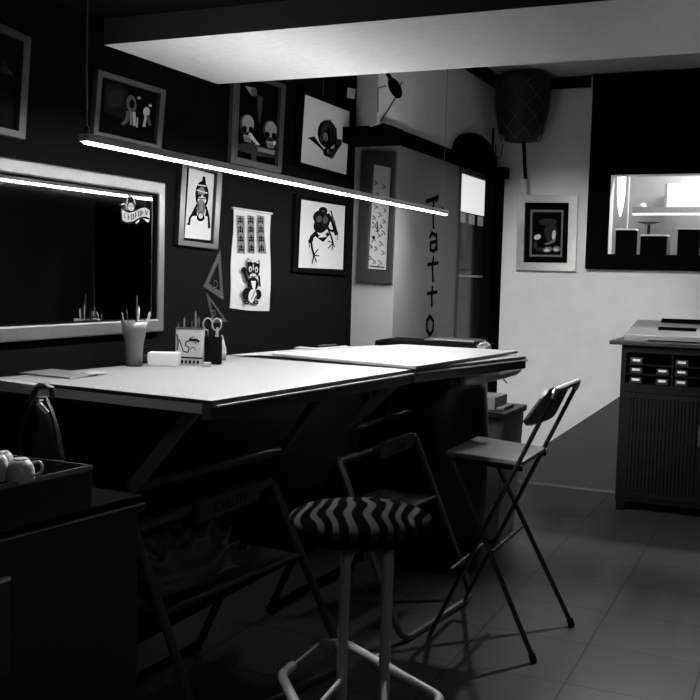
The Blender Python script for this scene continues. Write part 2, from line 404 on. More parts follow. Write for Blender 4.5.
for x0, y0, gly in ((124.5, 213, 'c'), (128.3, 214.6, 'l'), (131.5, 214.5, 'o'), (135.3, 212.6, 'l'), (138.3, 211.2, 'o'), (141.8, 210.2, 'l'), (145.3, 210.4, 'v')):
    if gly == 'c': mk.line([(x0+2, y0), (x0, y0+.6), (x0, y0+4.5), (x0+2, y0+5)], .7, 0)
    elif gly == 'l': mk.line([(x0, y0), (x0, y0+5)], .8, 0).line([(x0, y0+2.6), (x0+1.6, y0+2.2)], .6, 0)
    elif gly == 'o': mk.line([(x0, y0), (x0+2, y0), (x0+2, y0+4.6), (x0, y0+4.8), (x0, y0)], .7, 0)
    else: mk.line([(x0, y0), (x0+1.4, y0+4.6), (x0+2.8, y0)], .7, 0)
mk.line([(121.5, 205), (124, 203), (126.5, 206), (127, 210)], 1, 1).ell(124.5, 208, 2.2, 1.6, 2)
plabel(mk.build('sticker', [ink, papergrey, inkgrey], t), 'pale figure-and-banner sticker on mirror corner')

# ================================================================== WALL PICTURES
W = ('x', -D1, 1)
# partly seen frame, top left
t, mk = picture('framed_picture', 'large dark framed picture cut by the left edge above the mirror', 'picture', [(-45, 2), (31.5, 37.5), (25.5, 139.5), (-48, 123)], *W, 7.5, mat('dim_frame', .02, .5))
mk.poly([(-38, 13), (24, 42), (19, 128), (-40, 115)], 0).ell(4, 70, 5, 4, 1, .5).line([(4, 62), (12, 76), (18, 80)], 2.2, 1).line([(0, 110), (18, 116)], 3, 2).line([(-4, 45), (18, 50)], 2, 2).ell(10, 73, 2.4, 1.6, 3)
mk.build('print', [mat('print_dark', 0.0042, .8, spec=.05), mat('print_grey', 0.0175, .8, spec=.05), mat('print_dim', 0.0087, .8, spec=.05), mat('print_light', 0.0420, .8, spec=.05)], t)
# figures print
t, mk = picture('framed_picture', 'landscape framed dark print of pale figures above the lamp', 'picture', [(98.6, 69.5), (166.3, 90), (161.3, 150.5), (93.5, 135.5)], *W, 5, framewood)
mk.poly([(104, 77), (160.5, 93), (156.5, 146), (99.5, 132)], 0)
mk.poly([(106, 84), (122, 84), (132, 100), (130, 122), (104, 112)], 2).ell(116, 98, 8, 10, 5, .3)
mk.ell(131.5, 104, 5, 9, 1, -.1).ell(132, 104, 2.6, 4.5, 0).line([(128, 112), (127, 120), (123, 124)], 3.5, 1).line([(134, 113), (134.5, 125)], 3, 3).line([(131, 112), (131, 124)], 2.4, 4)
mk.ell(139.5, 102, 3.5, 5, 0).line([(139, 108), (139, 126)], 5, 0).ell(139, 98, 2, 1.6, 4).ell(146.5, 112, 3.3, 5, 3).ell(150.3, 105.5, 1.6, 1.4, 3).line([(146, 116), (144, 126)], 2.6, 3).line([(147.5, 116), (150, 125)], 2.6, 1).line([(137.5, 118), (137, 127)], 1.6, 3)
mk.build('print', [mat('fig_dark', 0.0028, .8, spec=.05), mat('fig_mid', 0.0840, .8, spec=.05), mat('fig_haze', 0.0098, .8, spec=.05), mat('fig_light', 0.3712, .8, spec=.05), mat('fig_grey', 0.1688, .8, spec=.05), mat('fig_haze2', 0.0175, .8, spec=.05)], t)
# skulls
t, mk = picture('framed_picture', 'tall framed print of two skulls under the ceiling beam', 'picture', [(234.5, 67.5), (286, 84.5), (281.5, 173.5), (231, 162)], *W, 4.2, mat('frame_grey', .035, .5, metal=.1))
mk.poly([(238.5, 73), (281.5, 88), (277.3, 167.5), (235.6, 157.5)], 0)
mk.poly([(257, 95), (263, 97), (262, 110), (259, 125), (258, 112)], 4).poly([(245, 86), (255, 88), (257, 95), (252, 96)], 1).ell(254, 92, 3, 4.5, 3)
for cx, cy, sx in ((247, 127.5, 1), (270, 133.5, .95)):
    mk.ell(cx, cy-3, 7.2*sx, 11*sx, 4, -.12).ell(cx+1, cy-4, 6*sx, 8.5*sx, 1, -.12)
    mk.ell(cx-2.6, cy+1.5, 2.5, 3.4, 0).ell(cx+3.8, cy+2.2, 2.2, 3.2, 0).poly([(cx+.4, cy+4), (cx-1, cy+8), (cx+1.8, cy+8)], 0)
    mk.poly([(cx-4, cy+7), (cx+5, cy+8.5), (cx+4, cy+15), (cx-2.5, cy+14)], 1)
    for k in range(4): mk.line([(cx-2+k*1.6, cy+10.5), (cx-2+k*1.6, cy+13.5)], .55, 0)
    mk.ell(cx+4.5, cy+9.5, 1.6, 2.2, 2)
mk.line([(250, 134), (254, 140), (258, 145)], 3, 2).poly([(236, 144), (250, 143), (276, 150), (276, 158), (258, 156), (236, 150)], 4).line([(253, 144), (254, 160)], 5, 4).poly([(257, 147), (275, 151), (274, 155), (258, 151)], 1)
mk.build('print', [mat('sk_dark', 0.0021, .8, spec=.05), mat('sk_mid', 0.2673, .8, spec=.05), mat('sk_light', 0.6075, .8, spec=.05), mat('sk_grey', 0.0756, .8, spec=.05), mat('sk_dim', 0.0378, .8, spec=.05)], t)
MB().ring([onx(x, y, -D1+.008) for x, y in ((236.5, 71), (284, 87), (279.8, 170), (233.3, 159.5))], [onx(x, y, -D1+.008) for x, y in ((238.5, 73.5), (282, 88.5), (277.8, 167), (235.3, 157))], (.01, 0, 0)).build('fillet', mat('fil', .02, .5), t)
# shell drawing
def bframe(label, wq, o=5.0, pm=None):
    g = [(wq[0][0]-o, wq[0][1]-o*1.5), (wq[1][0]+o, wq[1][1]-o*.75), (wq[2][0]+o, wq[2][1]+o*1.35), (wq[3][0]-o, wq[3][1]+o*.9)]
    return picture('framed_picture', label, 'picture', g, *W, 3.0, blackframe, matq=wq, matm=pm or paper, depth=.02)
t, mk = bframe('black framed white sheet with a drawn curled horned shell, upper right of dark wall', [(305.2, 94.6), (350, 112), (346, 174.6), (300.8, 162.3)], pm=mat('paper_brightened', .72, .85, spec=.05))  # sheet's white raised to make up for weak light above the lamp
mk.ell(327.3, 134, 9.8, 14.2, 0, -.1).ell(325, 128, 3, 7, 2, .5).ell(322, 137, 1.8, 6, 2, .1).line([(331, 123), (334.5, 131), (334, 140)], 1.1, 2).line([(328, 122), (331, 131), (331, 142)], .8, 2).ell(325.5, 137, 2.3, 4.5, 3, -.1).ell(325.8, 139, 1.2, 2.6, 1).ell(328, 152, 5, 5, 0)
mk.poly([(309, 138.5), (313, 136.5), (318, 142), (325, 153), (330, 158.5), (333, 158), (339, 148), (342, 144), (340, 139), (335, 140), (334, 148), (326, 152), (318, 146)], 0)
mk.line([(308.5, 138.4), (314, 137), (318, 143), (325, 152)], 1.4, 0).line([(331, 157.5), (336, 149)], 3, 2).ell(339, 142, 3, 3, 2).ell(328, 151, 1, 2.2, 3).line([(320, 124), (331, 120)], 1, 2).line([(336, 128), (337, 142)], 1.2, 2)
mk.line([(322, 127), (327, 124), (331, 128)], .9, 2).ell(330, 153, 1.6, 1.2, 1)
mk.build('drawing', [ink, inkmid, inkgrey, papergrey, mat('shade_soft', .45, .8)], t)
MB().tube([onx(323, 98, -D1+.012), onx(323.6, 74, -D1+.004)], .0012, n=5).build('hanging_wire', mat('wire', .1, .4), t)
# frog drawing
t, mk = bframe('black framed white sheet with a climbing frog drawing', [(301.4, 199.6), (346, 206.2), (343.4, 269.4), (298.3, 267.5)], 4.5)
mk.ell(323, 211, 4.5, 4.2, 0, .3).ell(321, 218, 8.2, 7.5, 0, .5).ell(320, 226, 6.6, 7, 0, .3).ell(323, 224, 6, 10, 0, .5).ell(326, 219, 2.6, 5, 2, .3).ell(323.5, 211, 1.5, 1, 2).ell(319, 219, 3, 3.4, 2, .4)
mk.line([(328, 215), (333, 222), (335, 230), (336.5, 234)], 4, 0).line([(331, 211), (334, 222)], 1.6, 2).line([(336, 232), (329, 230), (327, 226)], 2.4, 0)
mk.line([(316, 233), (312, 237), (310.5, 242)], 4, 0).line([(315, 234), (323, 240), (328, 234)], 3.4, 0).line([(319, 237), (326, 236)], 1.6, 1)
mk.line([(311, 239), (312, 248), (314, 255)], 1.9, 0).line([(314, 255), (316.5, 251), (318, 249.5)], 1.1, 0).line([(314, 255), (319, 256)], 1.1, 0).line([(314, 255), (316.5, 262)], 1, 0).line([(314, 255), (312, 263.5)], 1, 0).line([(308.6, 240), (309.5, 247)], .9, 0)
mk.line([(328, 229), (331, 236), (333, 243)], 1.7, 0).line([(333, 243), (328, 241)], 1, 0).line([(333, 243), (328.5, 248)], 1.1, 0).line([(333, 243), (332, 250)], 1, 0).line([(333, 243), (334.5, 247)], 1, 0).line([(337, 233), (337.5, 240)], .8, 2)
mk.build('drawing', [ink, paper2, inkgrey], t)
# beetle / devil drawing
t, mk = picture('framed_picture', 'scratched dark frame holding a tall white sheet with a horned figure drawing', 'picture', [(182.5, 160), (223, 168.5), (218.2, 249.5), (178.3, 245)], *W, 5.2, darkframe, matq=[(189.2, 167.6), (218.7, 175.6), (214.6, 240.8), (184.3, 237.6)], matm=paper)
mk.ell(202, 195, 6.8, 14, 0).poly([(203, 176), (205.4, 177), (206, 184), (207.5, 188), (198, 188), (201.5, 183)], 0).ell(201.5, 192, 3.6, 5, 3).ell(202, 200, 4.2, 4.5, 1).line([(197, 190), (207, 193)], 1.2, 1).line([(198, 185), (206, 186)], 1.2, 1).line([(196, 198), (208, 199)], 1, 0).ell(200, 195.5, 1.3, 1.4, 0).ell(204.6, 196, 1.3, 1.4, 0)
mk.ell(201, 208, 4.3, 9, 3).ell(200.6, 217.5, 4, 4, 0).ell(200.6, 216, 2.2, 2.6, 1).line([(197, 205), (193, 213), (190, 218), (189, 224)], 2.2, 0).line([(206, 207), (208.5, 217), (209.2, 227)], 2.2, 0).poly([(197, 208), (192, 216), (197, 216)], 0).poly([(206, 209), (209, 217), (205, 216)], 0).ell(188.7, 224, 1.7, 1.2, 0).ell(209.2, 227, 1.3, 1.6, 0)
mk.line([(198.5, 203), (198.5, 210)], .7, 0).line([(204, 203), (204, 211)], .7, 0).line([(199.5, 212), (202.5, 212)], .8, 0)
mk.build('drawing', [ink, paper2, inkgrey, inkmid], t)
# cat scroll
sq = [(234, 207.2), (271, 212.8), (269.6, 311), (229.8, 308)]
t = thing('hanging_scroll', 'unframed white cloth scroll with a beckoning cat and three lettered columns', 'scroll', onx(250, 310, -D1))
b = MB(); N = 12
rows = []
for i in range(N+1):
    v = i/N; l = (sq[0][0]+(sq[3][0]-sq[0][0])*v+.6*math.sin(v*9), sq[0][1]+(sq[3][1]-sq[0][1])*v); r = (sq[1][0]+(sq[2][0]-sq[1][0])*v-.7*math.sin(v*7), sq[1][1]+(sq[2][1]-sq[1][1])*v)
    rows.append([onx(l[0]+(r[0]-l[0])*k/6, l[1]+(r[1]-l[1])*k/6+(1.0*math.sin(k/6*PI) if i == N else 0), -D1+.006) for k in range(7)])
for i in range(N):
    for k in range(6): b.prism([rows[i][k], rows[i][k+1], rows[i+1][k+1], rows[i+1][k]], (-.002, 0, 0))
b.build('cloth', paper, t)
mk = Marks('x', -D1+.0075, 1)
for a, bb, x2, x3 in ((236, 244.5, 237, 245.2), (247, 254.3, 247.6, 254.6), (257, 264.3, 258.3, 266.6)):
    mk.poly([(a+.3, 215), (bb, 216.2), (bb+.2, 235), (x3, 254), (x2, 253), (a+.6, 234)], 1)
    for k in range(4):
        y = 218.5+k*9.4; xx = (a+bb)/2+k*.3
        mk.line([(xx-2.3, y), (xx+2.3, y+.4)], 1.1, 0).line([(xx, y-1.8), (xx, y+4)], 1.2, 0).line([(xx-2.3, y+3), (xx+2.4, y+3.2)], 1.1, 0).line([(xx-1.8, y+1.4), (xx-2.2, y+5)], .9, 0).line([(xx+1.8, y+1.4), (xx+2.1, y+5)], .9, 0)
mk.ell(253.3, 270, 6.4, 8.3, 0).poly([(247.2, 268), (247.6, 257.5), (252, 263)], 0).poly([(254.5, 263), (259.5, 259.5), (260, 268)], 0).poly([(248, 262), (248.4, 259), (250.4, 262)], 2).poly([(256, 262.6), (258.6, 260.8), (258.4, 264)], 2).ell(252.8, 260.8, 1.8, 1.8, 2)
mk.ell(250.3, 269, 1.7, 3, 3).ell(256.4, 269.6, 1.7, 3, 3).ell(250.4, 269.5, .7, 1.5, 0).ell(256.3, 270, .7, 1.5, 0).ell(253.2, 276, 3.4, 2.8, 3).line([(251, 276.5), (255.5, 276.7)], .8, 0).line([(253.3, 264), (253.3, 270)], .8, 2)
mk.ell(243.8, 270, 2.8, 3.3, 0).line([(244.5, 272), (247, 280), (250, 283)], 3.2, 0).ell(253, 284, 5.5, 7, 0).poly([(251, 281), (256, 281), (255, 290), (252.5, 288)], 2).ell(247, 294, 4.6, 6.2, 0).ell(258, 294.5, 3.6, 5, 0).ell(252.5, 296, 4, 7, 2, .15).line([(251, 300), (255, 291)], 1.2, 1).line([(253, 303), (256, 296)], 1, 0).ell(246.5, 302.5, 2.6, 2.2, 0).ell(256, 302.5, 2.6, 2.2, 0).ell(246.5, 302.5, 1.2, 1, 1).ell(256, 302.5, 1.2, 1, 1).line([(259, 276), (259.8, 286)], 2, 0)
mk.build('print', [ink, inkmid, paper, papergrey], t)
MB().tube([onx(232.5, 207.8, -D1+.009), onx(272, 213.8, -D1+.009)], .0045, n=8).build('top_rod', paper2, t)
# set squares
def tri(label, pts, holes):
    tq = thing('set_square', label, 'set square', onx(*max(pts, key=lambda p: p[1]), -D1), 'set squares hung beside the cat scroll')
    P = [onx(x, y, -D1+.0004) for x, y in pts]; c = (P[0]+P[1]+P[2])/3
    b = MB(); b.ring(P, [p+(c-p)*.42 for p in P], (.003, 0, 0))
    b.build('plate', mat('smoky_plastic', .02, .25, noise=.4, scale=30), tq)
    b = MB()
    for x, y, r in holes:
        cc = onx(x, y, -D1+.0066); b.tube([cc+V((0, math.cos(a)*r, math.sin(a)*r)) for a in [2*PI*i/16 for i in range(16)]], .0012, n=6, closed=True)
    b.build('grip_hole', mat('smoky_rim', .03, .3), tq)
tri('upper smoky plastic set square hanging under the horned figure picture', [(219.5, 249), (203, 287), (223, 300)], [(215.5, 284, .014)])
tri('lower smoky plastic set square hanging beside the white scroll', [(205.5, 292), (227, 322), (212, 323)], [(214, 313, .011)])
# little white tag and pencil line things
tag(MB().prism([onx(x, y, -D1+.001) for x, y in ((347.6, 87.8), (354.6, 89), (353.6, 99), (346.8, 97.6))], (.006, 0, 0)).build('switch_plate', mat('paper_brightened', .72, .85, spec=.05), bevel=.001), 'tiny white switch plate high on the dark wall edge', 'switch')  # plate shares the white raised for the weak light up here

# framed scroll on the recess wall
Wr = ('y', YR, -1)
t, mk = picture('framed_picture', 'narrow dark framed scroll beside the grey lettered panel', 'picture', [(361.5, 150), (396, 152.5), (390.5, 284.5), (355.2, 282)], *Wr, [(372.6, 163), (391.5, 167), (387, 271.5), (366.6, 269.5)], mat('umber_frame', .006, .5, noise=.2, scale=10), matq=[(373, 164), (391, 168), (386, 270), (367, 268.5)], matm=mat('glazed_paper', .28, .6, coat=1), depth=.03)
for k, (x, y, r) in enumerate([(374, 217, 1.3), (380, 214, 1.5), (374, 224, 1.8), (377, 229, 1.4), (381, 226, 1.2), (373.5, 238, 1.8), (379, 235, 1.2), (383, 232, 1.6), (371, 246, 1.2), (376, 248, 1.3), (381, 243, 1.5), (370, 257, 1.5), (374, 261, 1.4), (380, 262, 1.8), (384, 221, 1.3), (383, 252, 1.3), (376, 206, 1.4), (385, 210, 1.2), (378, 194, 1.2), (384, 186, 1.4), (376, 182, 1.2)]):
    mk.line([(x-r, y-r), (x+r*.6, y+r*.2), (x+r, y+r*1.6)], .9, k % 2).line([(x, y+r), (x-r, y+r*2.2)], .8, (k+1) % 2)
mk.ell(373.6, 237.5, 1.5, 1.8, 0).line([(377, 222), (378, 232)], 1.5, 1).line([(370, 266), (384, 267.5)], 1.4, 1)
mk.build('drawing', [ink, inkgrey], t)

# picture on back wall
Wb = ('y', YB, -1)
t, mk = picture('framed_picture', 'silver framed small dark print on the white back wall', 'picture', [(517.6, 194.6), (578, 195.3), (575.3, 271.5), (516, 270.2)], *Wb, [(525, 202.5), (568.8, 203), (567, 263), (523.5, 262.3)], mat('chalky_silver', .5, .32, metal=.8, noise=.08, scale=20), matq=[(530.6, 209.6), (563.5, 210), (562, 257), (529.5, 256.5)], matm=mat('print_border', .12, .5), depth=.03)
mk.poly([(532.5, 212), (561.6, 212.2), (560.4, 255), (531.6, 254.6)], 0)
mk.ell(551, 232, 6.5, 10, 3).ell(553.8, 235, 1.8, 5, 2, .1).poly([(544, 244), (556, 238.5), (555, 242), (547, 245)], 1).ell(537.5, 237, 3.6, 2.6, 2, -.4).ell(535.5, 245, 2, 4, 3).ell(540, 249.5, 4, 2, 3).ell(547.5, 249.5, 5, 2.8, 1, -.2).ell(547, 250.2, 3, 1.6, 2).ell(556.5, 249, 4, 3, 1).ell(556, 249.6, 2.4, 1.7, 2).ell(548, 222, 9, 3.5, 3).line([(533, 214), (536, 213)], 1.5, 0)
mk.build('print_image', [mat('pb_dark', .004, .8, spec=.02), mat('pb_mid', .15, .8, spec=.02), mat('pb_light', .6, .8, spec=.02), mat('pb_dim', .03, .8, spec=.02)], t)

# ================================================================== DRAWING TABLES
H = .333; TZ = HC-H
def frame_of(FL, FR, BR):
    fl, fr, br = (onz(*p, TZ) for p in (FL, FR, BR)); a = (fr-fl); L = a.length; a.normalize(); b = V((-a.y, a.x, 0)); Wd = (br-fr).dot(b)
    return fl, a, b, L, Wd
def drafting_table(label, FL, a, b, L, Wd, feet, tops, struts, shelfz, board):
    t = thing('drafting_table', label, 'table', V((FL.x, FL.y, 0))+a*L/2+b*Wd/2, 'white drafting tables pushed end to end')
    P = lambda s, q, z: V((FL.x, FL.y, 0))+a*s+b*q+V((0, 0, z))
    def slab(s0, s1, q0, q1, z0, z1, name, m, bev=0):
        return MB().prism([P(s0, q0, z0), P(s1, q0, z0), P(s1, q1, z0), P(s0, q1, z0)], (0, 0, z1-z0)).build(name, m, t, bevel=bev)
    e = .006
    slab(e, L-e, e, Wd-e, TZ-.026, TZ, 'tabletop', tabletop_m)
    rb = MB().ring([P(0, 0, TZ-.010), P(L, 0, TZ-.010), P(L, Wd, TZ-.010), P(0, Wd, TZ-.010)], [P(e, e, TZ-.010), P(L-e, e, TZ-.010), P(L-e, Wd-e, TZ-.010), P(e, Wd-e, TZ-.010)], (0, 0, .0105))
    rb.build('edge_band', edge_m, t)
    slab(.01, L-.003, -.013, -.0003, TZ-.0165, TZ-.0115, 'edge_trim', striplight)
    # frame under the top
    fr = MB()
    fr.prism([P(.0, .0, TZ-.050), P(L, .0, TZ-.050), P(L, .03, TZ-.050), P(.0, .03, TZ-.050)], (0, 0, .032))
    fr.build('front_rail', mat('rail_black', .014, .5), t); fr = MB()
    fr.prism([P(.0, Wd-.03, TZ-.050), P(L, Wd-.03, TZ-.050), P(L, Wd, TZ-.050), P(.0, Wd, TZ-.050)], (0, 0, .023))
    fr.build('back_rail', mat('rail_black', .014, .5), t)
    for s0 in (0, L-.03): plabel(MB().prism([P(s0, .03, TZ-.036), P(s0+.03, .03, TZ-.036), P(s0+.03, Wd-.03, TZ-.036), P(s0, Wd-.03, TZ-.036)], (0, 0, .0255)).build('side_rail', edgeg_m, t), 'lighter grey side rail')
    # supports
    for (pt, pb) in struts: MB().bar(pt, pb, .014, .040).build('strut', mat('strut_grey', .2, .5) if 'nearer' in label else darkmetal, t)
    pl, pr = struts[0][1], struts[1][1]; MB().tube([pl, pr], .015).build('crossbar', legmetal, t)
    (f0, f1), (t0, t1) = feet, tops
    r = .0145
    for k in (0, 1): 
        f = feet[k]; tp = tops[k]; o = feet[1-k]
        bend = fillet([tp, f, f+(o-f)*.5], .07, 6)
        MB().tube(bend, r).build('leg', legmetal, t)
        back = V((max(-D1+.05, tp.x-.30+.0), tp.y, .0145))
        MB().tube([tp, back], r).build('leg', black, t)  # rear legs and bar blackened to sink into the under-table shade
    MB().tube([tops[0], tops[1]], r).build('upper_bar', legmetal, t)
    MB().tube([V((tp.x-.30 if tp.x-.3 > -D1+.05 else -D1+.05, tp.y, .03)) for tp in tops], r).build('rear_bar', black, t)
    # shelf between the legs
    k = shelfz/tops[0].z
    s0 = f0+(t0-f0)*k; s1 = f1+(t1-f1)*k
    MB().tube([s0, s1], .008, n=8).build('shelf_rail', legmetal, t)
    w = V((-.26, .02, 0)); e2 = V((0, 0, -.012))
    MB().prism([s0+e2, s1+e2, s1+w+e2, s0+w+e2], (0, 0, .010)).build('shelf', mat('dark_shelf', .03, .5), t)
    MB().tube([s0+w, s1+w], .008, n=8).build('shelf_rail', legmetal, t)
    return t, P, s0, s1
T1 = frame_of((211.5, 401.2), (412, 369.7), (225.5, 355.7)); print('T1', T1)
T2 = frame_of((414.5, 369.2), (526, 356.7), (500, 350))
FL2, a2, b2, L2, _ = T2; W1 = T1[4]; print('T2', T2)
zt = .67
feet1 = [onz(202, 737, .0145), onz(345, 664, .0145)]; tops1 = [onz(134, 529, zt), onz(272, 482, zt)]
feet2 = [onz(402, 641, .0145), onz(472, 596, .0145)]; tops2 = [onz(339, 461, zt), onz(415, 436, zt)]
def sset(a, b_, za, zb): return (onz(*a, za), onz(*b_, zb))
st1 = [sset((196, 408), (131, 489), 1.012, .73), sset((318, 397), (283, 450), 1.006, .73)]
st2 = [sset((395, 383), (343, 432), 1.005, .76), sset((452, 379), (424, 408), 1.0, .76)]
for nm, q in (('feet1', feet1), ('tops1', tops1), ('feet2', feet2), ('tops2', tops2), ('st1', st1[0]+st1[1]), ('st2', st2[0]+st2[1])): print(nm, [tuple(round(c, 2) for c in p) for p in q])
tb1, P1, sh0, sh1 = drafting_table('nearer white topped drafting table with black edge holding the pen pots', *T1, feet1, tops1, st1, .41, None)
tb2, P2, sk0, sk1 = drafting_table('farther white drafting table under the far end of the lamp', FL2, a2, b2, L2, W1, feet2, tops2, st2, .41, None)
# drawing board on far table
bq = [onz(x, y, TZ+.003) for x, y in ((416, 369.2), (518, 353.2), (402, 346.5), (272, 355.8))]
tag(MB().prism(bq, (0, 0, .011)).build('drawing_board', board_m, bevel=.002), 'bright white drawing board lying on the far drafting table', 'board')
# label sleeves on the upper bars
def text_mb(txt, size, org, ux, uz, mi=0, depth=.0008):
    cu_ = bpy.data.curves.new('t', 'FONT'); cu_.body = txt; cu_.size = size; cu_.align_x = 'CENTER'; cu_.resolution_u = 3
    o = bpy.data.objects.new('t', cu_); C.objects.link(o); dg = bpy.context.evaluated_depsgraph_get(); me = o.evaluated_get(dg).to_mesh()
    b = MB(); vs = [V(org)+V(ux)*v.co.x+V(uz)*v.co.y for v in me.vertices]; b.add(vs, [tuple(p.vertices) for p in me.polygons], mi)
    C.objects.unlink(o); bpy.data.objects.remove(o); return b
def label_box(label, p, q, f0, f1, txt):
    d = (q-p).normalized(); A = p+(q-p)*f0; B = p+(q-p)*f1; n = V((d.y, -d.x, 0)).normalized()
    t = thing('long_carton', label, 'carton', (A+B)/2+V((0, 0, -.035)))
    MB().bar(A+n*.030, B+n*.030, .028, .066).build('carton', mat('dim_carton', .045, .6, noise=.2, scale=9), t, bevel=.003)
    text_mb(txt, .05, (A+B)/2+n*.0446+V((0, 0, -.017)), d, V((0, 0, 1))).build('lettering', ink, t)
    return t
label_box('dim lettered carton held on the bar under the near drafting table', tops1[0], tops1[1], .34, .80, 'CHLOW')
label_box('small dark lettered carton on the bar under the far drafting table', tops2[0], tops2[1], .45, .85, 'Cow')
# crumpled bag on the near shelf
b = MB(); cc = sh0+(sh1-sh0)*.33+V((-.13, .01, .004)); dirs = (sh1-sh0).normalized()
n1, n2 = 14, 26
vs = []; fs = []
for i in range(n1+1):
    a = PI/2*i/n1
    for j in range(n2):
        bb = 2*PI*j/n2; rr = 1+.16*math.sin(3*bb+i)+.12*math.sin(5*bb-2*i)+.1*random.uniform(-1, 1)
        vs.append(cc+dirs*(.21*math.cos(a)**.6*math.cos(bb)*rr)+V((.10*math.cos(a)**.6*math.sin(bb)*rr, 0, .155*math.sin(a)*rr)))
for i in range(n1):
    for j in range(n2): fs.append((i*n2+j, i*n2+(j+1) % n2, (i+1)*n2+(j+1) % n2, (i+1)*n2+j))
fs.append(tuple(range(n2))); b.add(vs, fs)
tag(b.build('plastic_bag', bagm, smooth=True), 'crumpled dim plastic bag lying on the shelf under the near table', 'bag')
for k, (f_, r_) in enumerate(((.30, .024), (.55, .028))):
    c_ = sk0+(sk1-sk0)*f_+V((-.12, 0, 0)); tag(MB().lathe(c_, [(r_, 0), (r_*1.05, .03), (r_*.7, .05), (r_*.45, .055), (r_*.45, .07)], 16).build('small_jar', mat('jar_dim', .12, .3), smooth=True), ['small jar on the shelf below the far table, nearer one', 'small jar on the shelf below the far table, farther one'][k], 'jar', 'jars on the far table shelf')

# ================================================================== THINGS ON THE TABLES
def at(px, py, z=None): return onz(px, py, TZ+.0012 if z is None else z)
def pix(p): return (p-CAM).dot(fh)/F      # metres per pixel at a point
# frosted glass with brushes
p = at(134, 366); s = pix(p)
t = thing('brush_glass', 'frosted flared beaker of brushes in front of the mirror', 'beaker', p)
hh = 45*s; r0, r1 = 8.2*s, 13.2*s
MB().lathe(p, [(r0, 0), (r0*1.02, hh*.25), (r0*1.12, hh*.5), (r1*.9, hh*.8), (r1, hh), (r1-.0025, hh), (r1*.86, hh*.8), (r0*1.0, hh*.5), (r0*.85, .004)], 26).build('beaker', frost, t, smooth=True)
for px0, px1, top, w, m_ in ((135, 136.5, 295, .0035, blackp), (136.5, 138.3, 306, .005, paper), (139, 149.5, 311, .0055, paper), (131, 126, 309, .0026, inkgrey), (129, 121.5, 313, .0024, greymetal)):
    q = p+V((0, 0, .008))+rh*((px0-134)*.5*s)
    e_ = p+rh*((px1-134)*s)+V((0, 0, (366-top)*s))
    bs = MB().tube([q, q+(e_-q)*.75], w*.6, n=8).build('brush', [black if m_ is not paper else paper2], t)
    MB().tube([q+(e_-q)*.75, q+(e_-q)*.82, q+(e_-q)*.95, e_], [w*.7, w*.9, w*.8, w*.3], n=8).build('brush_tip', m_, bs)
# white box
def obox(name, label, cat, px0, px1, pyb, pyt, depth, m_, bev=.003, ang=None, z=None, lidm=None):
    pl = at(px0, pyb, z); s_ = pix(pl); d_ = rh.copy() if ang is None else V((math.cos(ang), math.sin(ang), 0))
    w_ = (px1-px0)*s_/max(.3, d_.dot(rh)); n_ = V((-d_.y, d_.x, 0)); h_ = (pyb-pyt)*s_
    return tag(MB().prism([pl, pl+d_*w_, pl+d_*w_+n_*depth, pl+n_*depth], (0, 0, h_)).build(name, m_, bevel=bev), label, cat)
obox('tissue_box', 'low white box between the brush beaker and the dragon tin', 'box', 147.5, 178, 365.5, 352.5, .07, mat('box_white', .34, .7), .0015)
obox('sharpener', 'tiny black sharpener beside the frosted beaker', 'sharpener', 142, 147, 361, 355, .015, blackp, .001)
# dragon tin (square tin)
pl = at(175, 364.5); s = pix(pl); tn = thing('pen_tin', 'white tin with a dark dragon picture holding pens', 'tin', pl+rh*.03)
d_ = V((math.cos(.30), math.sin(.30), 0)); n_ = V((-d_.y, d_.x, 0)); d_ = rh; n_ = fh
wd = 27.5*s; h_ = 35.5*s; dp = .06
A = [pl, pl+d_*wd, pl+d_*wd+n_*dp, pl+n_*dp]
def rrp(o, w_, d2, r): 
    q = rfil([o, o+d_*w_, o+d_*w_+n_*d2, o+n_*d2], r, 3); return q
out = rrp(pl, wd, dp, .008); inn = rrp(pl+d_*.003+n_*.003, wd-.006, dp-.006, .006)
MB().ring(out, inn, (0, 0, h_)).prism(inn, (0, 0, .003)).build('tin_body', mat('tin_white', .2, .35), tn)
MB().ring(rrp(pl-d_*.001-n_*.001, wd+.002, dp+.002, .009), inn, (0, 0, .004)).build('rim', darkmetal, tn).location = V((0, 0, h_))
mkb = MB(); lay = [0]
def tp(x, y):   # front face of the tin in photo pixels
    return pl+d_*((x-175)*s)+V((0, 0, (364.5-y)*s))-n_*(.0004+.00012*lay[0])
def tline(pts, w, mi):
    lay[0] += 1
    for i in range(len(pts)-1):
        (x0, y0), (x1, y1) = pts[i], pts[i+1]; L = math.hypot(x1-x0, y1-y0); nx, ny = -(y1-y0)/L*w/2, (x1-x0)/L*w/2
        mkb.flat([tp(x0+nx, y0+ny), tp(x1+nx, y1+ny), tp(x1-nx, y1-ny), tp(x0-nx, y0-ny)], mi)
tline([(176, 357), (202.5, 357.6)], 1.6, 0)
tline([(179, 339), (181, 345), (183, 351), (188, 352), (189, 347), (185, 345), (186, 341), (191, 340)], 1.3, 1)
tline([(189, 338), (192, 340), (196, 339), (199, 341)], 2.6, 0); tline([(191, 337), (193, 336)], 1, 0); tline([(195, 341), (196, 343)], 1, 0)
tline([(176.5, 334), (178, 342), (177, 350)], 1.8, 1); tline([(190, 349), (193, 346), (196, 350)], .8, 1)
for k in range(6):
    x = 178+k*4; tline([(x, 359.8), (x, 363.2)], 1.5+.5*(k % 2), 0); tline([(x-1.3, 361.5), (x+1.3, 361.5)], 1, 0)
mkb.build('dragon_print', [ink, inkgrey], tn)
